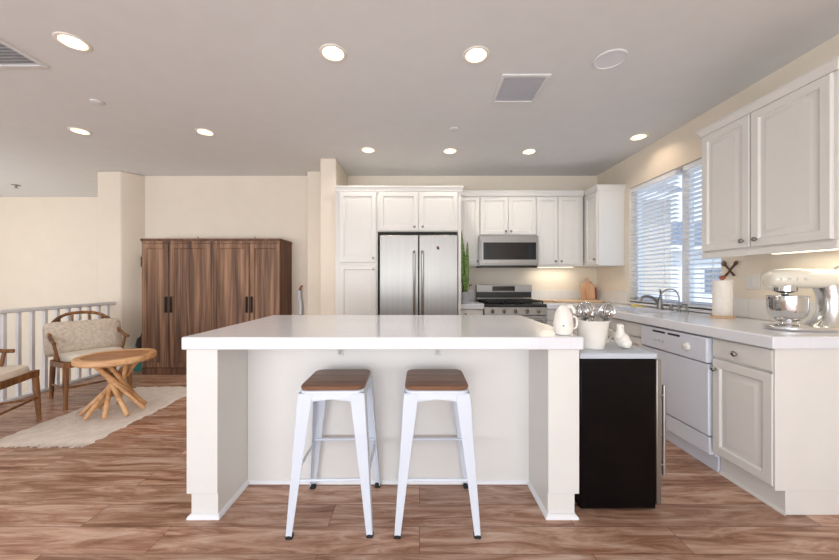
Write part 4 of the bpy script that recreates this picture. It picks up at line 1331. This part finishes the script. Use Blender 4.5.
MB().lathe([(.052, 1.185), (.05, 1.15), (.034, 1.144), (.016, 1.138), (.014, 1.11), (.002, 1.108)], (SXM - .01, SYM, 0), 28).build('planetary_hub', M['chrome'], t)
MB().tube(spl([(SXM - .01, SYM, 1.115), (SXM + .04, SYM, 1.08), (SXM + .03, SYM, 1.02), (SXM - .01, SYM, 1.005), (SXM - .045, SYM, 1.03), (SXM - .05, SYM, 1.08), (SXM - .01, SYM, 1.115)], 6), .006, 8).build('beater', M['chrome'], t)
MB().tube([(2.325, SYM - .01, 1.27), (2.325, SYM - .02, 1.285), (2.345, SYM - .03, 1.30)], [.008, .009, .013], 12).build('speed_lever', M['steelh'], t)
MB().lathe([(.018, 0), (.018, .01), (.010, .014), (.002, .014)], (0, 0, 0), 20).turn(Matrix.Translation((2.39, SYM - .058, 1.205)) @ Matrix.Rotation(PI / 2, 4, 'X')).build('lock_button', M['chrome'], t)
for i, chx in enumerate('SMEG'):
    cu = bpy.data.curves.new('letter', 'FONT')
    cu.body = chx
    cu.size = 0.022
    cu.extrude = 0.0015
    cu.align_x = 'CENTER'
    tmp = bpy.data.objects.new('tmp', cu)
    C.objects.link(tmp)
    bpy.context.view_layer.update()
    lm = bpy.data.meshes.new_from_object(tmp.evaluated_get(bpy.context.evaluated_depsgraph_get()))
    bpy.data.objects.remove(tmp)
    lm.materials.clear()
    lm.materials.append(M['chrome'])
    lx = 2.036 + i * 0.036
    yoff = {0: .0625, 1: .0672, 2: .0700, 3: .0720}[i]
    mo = Matrix.Translation((lx, SYM - yoff, 1.213)) @ Matrix.Rotation(PI / 2, 4, 'X')
    lm.transform(Matrix.Translation(-Vector((2.25, SYM, .927))) @ mo)
    lo = bpy.data.objects.new('letter', lm)
    C.objects.link(lo)
    lo.parent = t

t.location = (2.285, SYM, .927)
t.rotation_euler = (0, 0, -0.2)

# ------------------------------------------------------------------ corner boards, tray, plant
o = MB().loft([(.928, 2.09, 4.44, .33, .17), (.933, 2.09, 4.44, .335, .175), (.943, 2.09, 4.44, .335, .175), (.946, 2.09, 4.44, .325, .165)], 'Z', 3.5, 44).build('serving_board', M['traywood'])
tag(o, 'wide thin wooden serving board lying in the worktop corner', 'board')


def cutboard(x, y, w_, h, m, lean, label, z=.9475):
    # outline with rounded shoulders and a handle
    hw = w_ / 2
    prof = [(-hw, 0.01), (-hw + .01, 0), (hw - .01, 0), (hw, .01), (hw, h * .55), (hw * .92, h * .66), (hw * .6, h * .73), (hw * .26, h * .78), (hw * .22, h * .94), (hw * .12, h), (-hw * .12, h), (-hw * .22, h * .94),
            (-hw * .26, h * .78), (-hw * .6, h * .73), (-hw * .92, h * .66), (-hw, h * .55)]
    b = MB().rings([[(p, .009, q) for p, q in prof], [(p, -.009, q) for p, q in prof]])
    b.turn(Matrix.Translation((x, y, z + .004)) @ Matrix.Rotation(lean, 4, 'X'))
    o = b.build('cutting_board', m, bevel=0.003)
    return tag(o, label, 'cutting board', 'cutting boards in the corner')


cutboard(2.305, 4.575, 0.19, 0.30, M['boardwood'], -0.13, 'pale orange bottle-shaped cutting board standing in the corner')
cutboard(2.365, 4.615, 0.16, 0.24, M['knobwood'], -0.13, 'darker small cutting board half hidden behind the pale one')
o = MB().loft([(.928, 1.665, 4.42, .08, .06), (.934, 1.665, 4.42, .085, .065), (.95, 1.665, 4.42, .085, .065), (.954, 1.665, 4.42, .08, .06)], 'Z', 4, 30).build('spoon_rest', M['traywood'])
tag(o, 'small wooden tray on the worktop right of the range', 'tray')

PLX, PLY = 0.555, 4.15
t = thing('snake_plant', (PLX, PLY, .927), 'tall snake plant in a grey pot beside the refrigerator', 'plant')
pt = MB().lathe([(.042, 0), (.046, .004), (.053, .13), (.054, .14), (.048, .14), (.044, .11), (.002, .11)], (PLX, PLY, .927), 30).build('pot', M['pot'], t)
MB().lathe([(.046, .112), (.03, .118), (.002, .12)], (PLX, PLY, .927), 20).build('soil', M['soil'], pt)
for (dx, dy, lean, ln, wd, tw) in ((-.004, .004, -.022, .80, .026, .25), (.012, -.006, .035, .66, .024, -.3), (-.018, -.012, -.012, .42, .024, .5), (.004, .018, .012, .52, .024, .2),
                                   (.020, -.012, .012, .36, .022, -.5), (-.002, -.026, .0, .26, .022, .1), (-.02, .012, -.012, .47, .022, .3)):
    rs = []
    for k in range(13):
        f = k / 12
        wv = wd * (0.6 + 0.55 * math.sin(PI * min(1, f * 1.05))) * (1 - f ** 9) + .0006
        a = tw + .7 * math.sin(f * 4 + tw * 3)
        cx_ = PLX + dx + lean * f + .008 * math.sin(f * 5 + tw)
        cy_ = PLY + dy + .01 * math.sin(f * 4)
        z = .927 + .115 + ln * f
        u = Vector((math.cos(a), math.sin(a), 0))
        v = Vector((-math.sin(a), math.cos(a), 0))
        c0 = Vector((cx_, cy_, z))
        rs.append([c0 - u * wv, c0 - v * .003 , c0 + u * wv, c0 + v * .003])
    MB().rings(rs).build('leaf', M['leaf'], t)
MB().tube(spl([(PLX + .03, PLY - .01, 1.04), (PLX + .05, PLY - .01, 1.10), (PLX + .066, PLY - .01, 1.14)], 4), .0025, 6).ell((PLX + .074, PLY - .01, 1.15), (.02, .004, .009), 12, 6, Matrix.Rotation(-.4, 3, 'Y')).build('sprig', M['leafdk'], t)
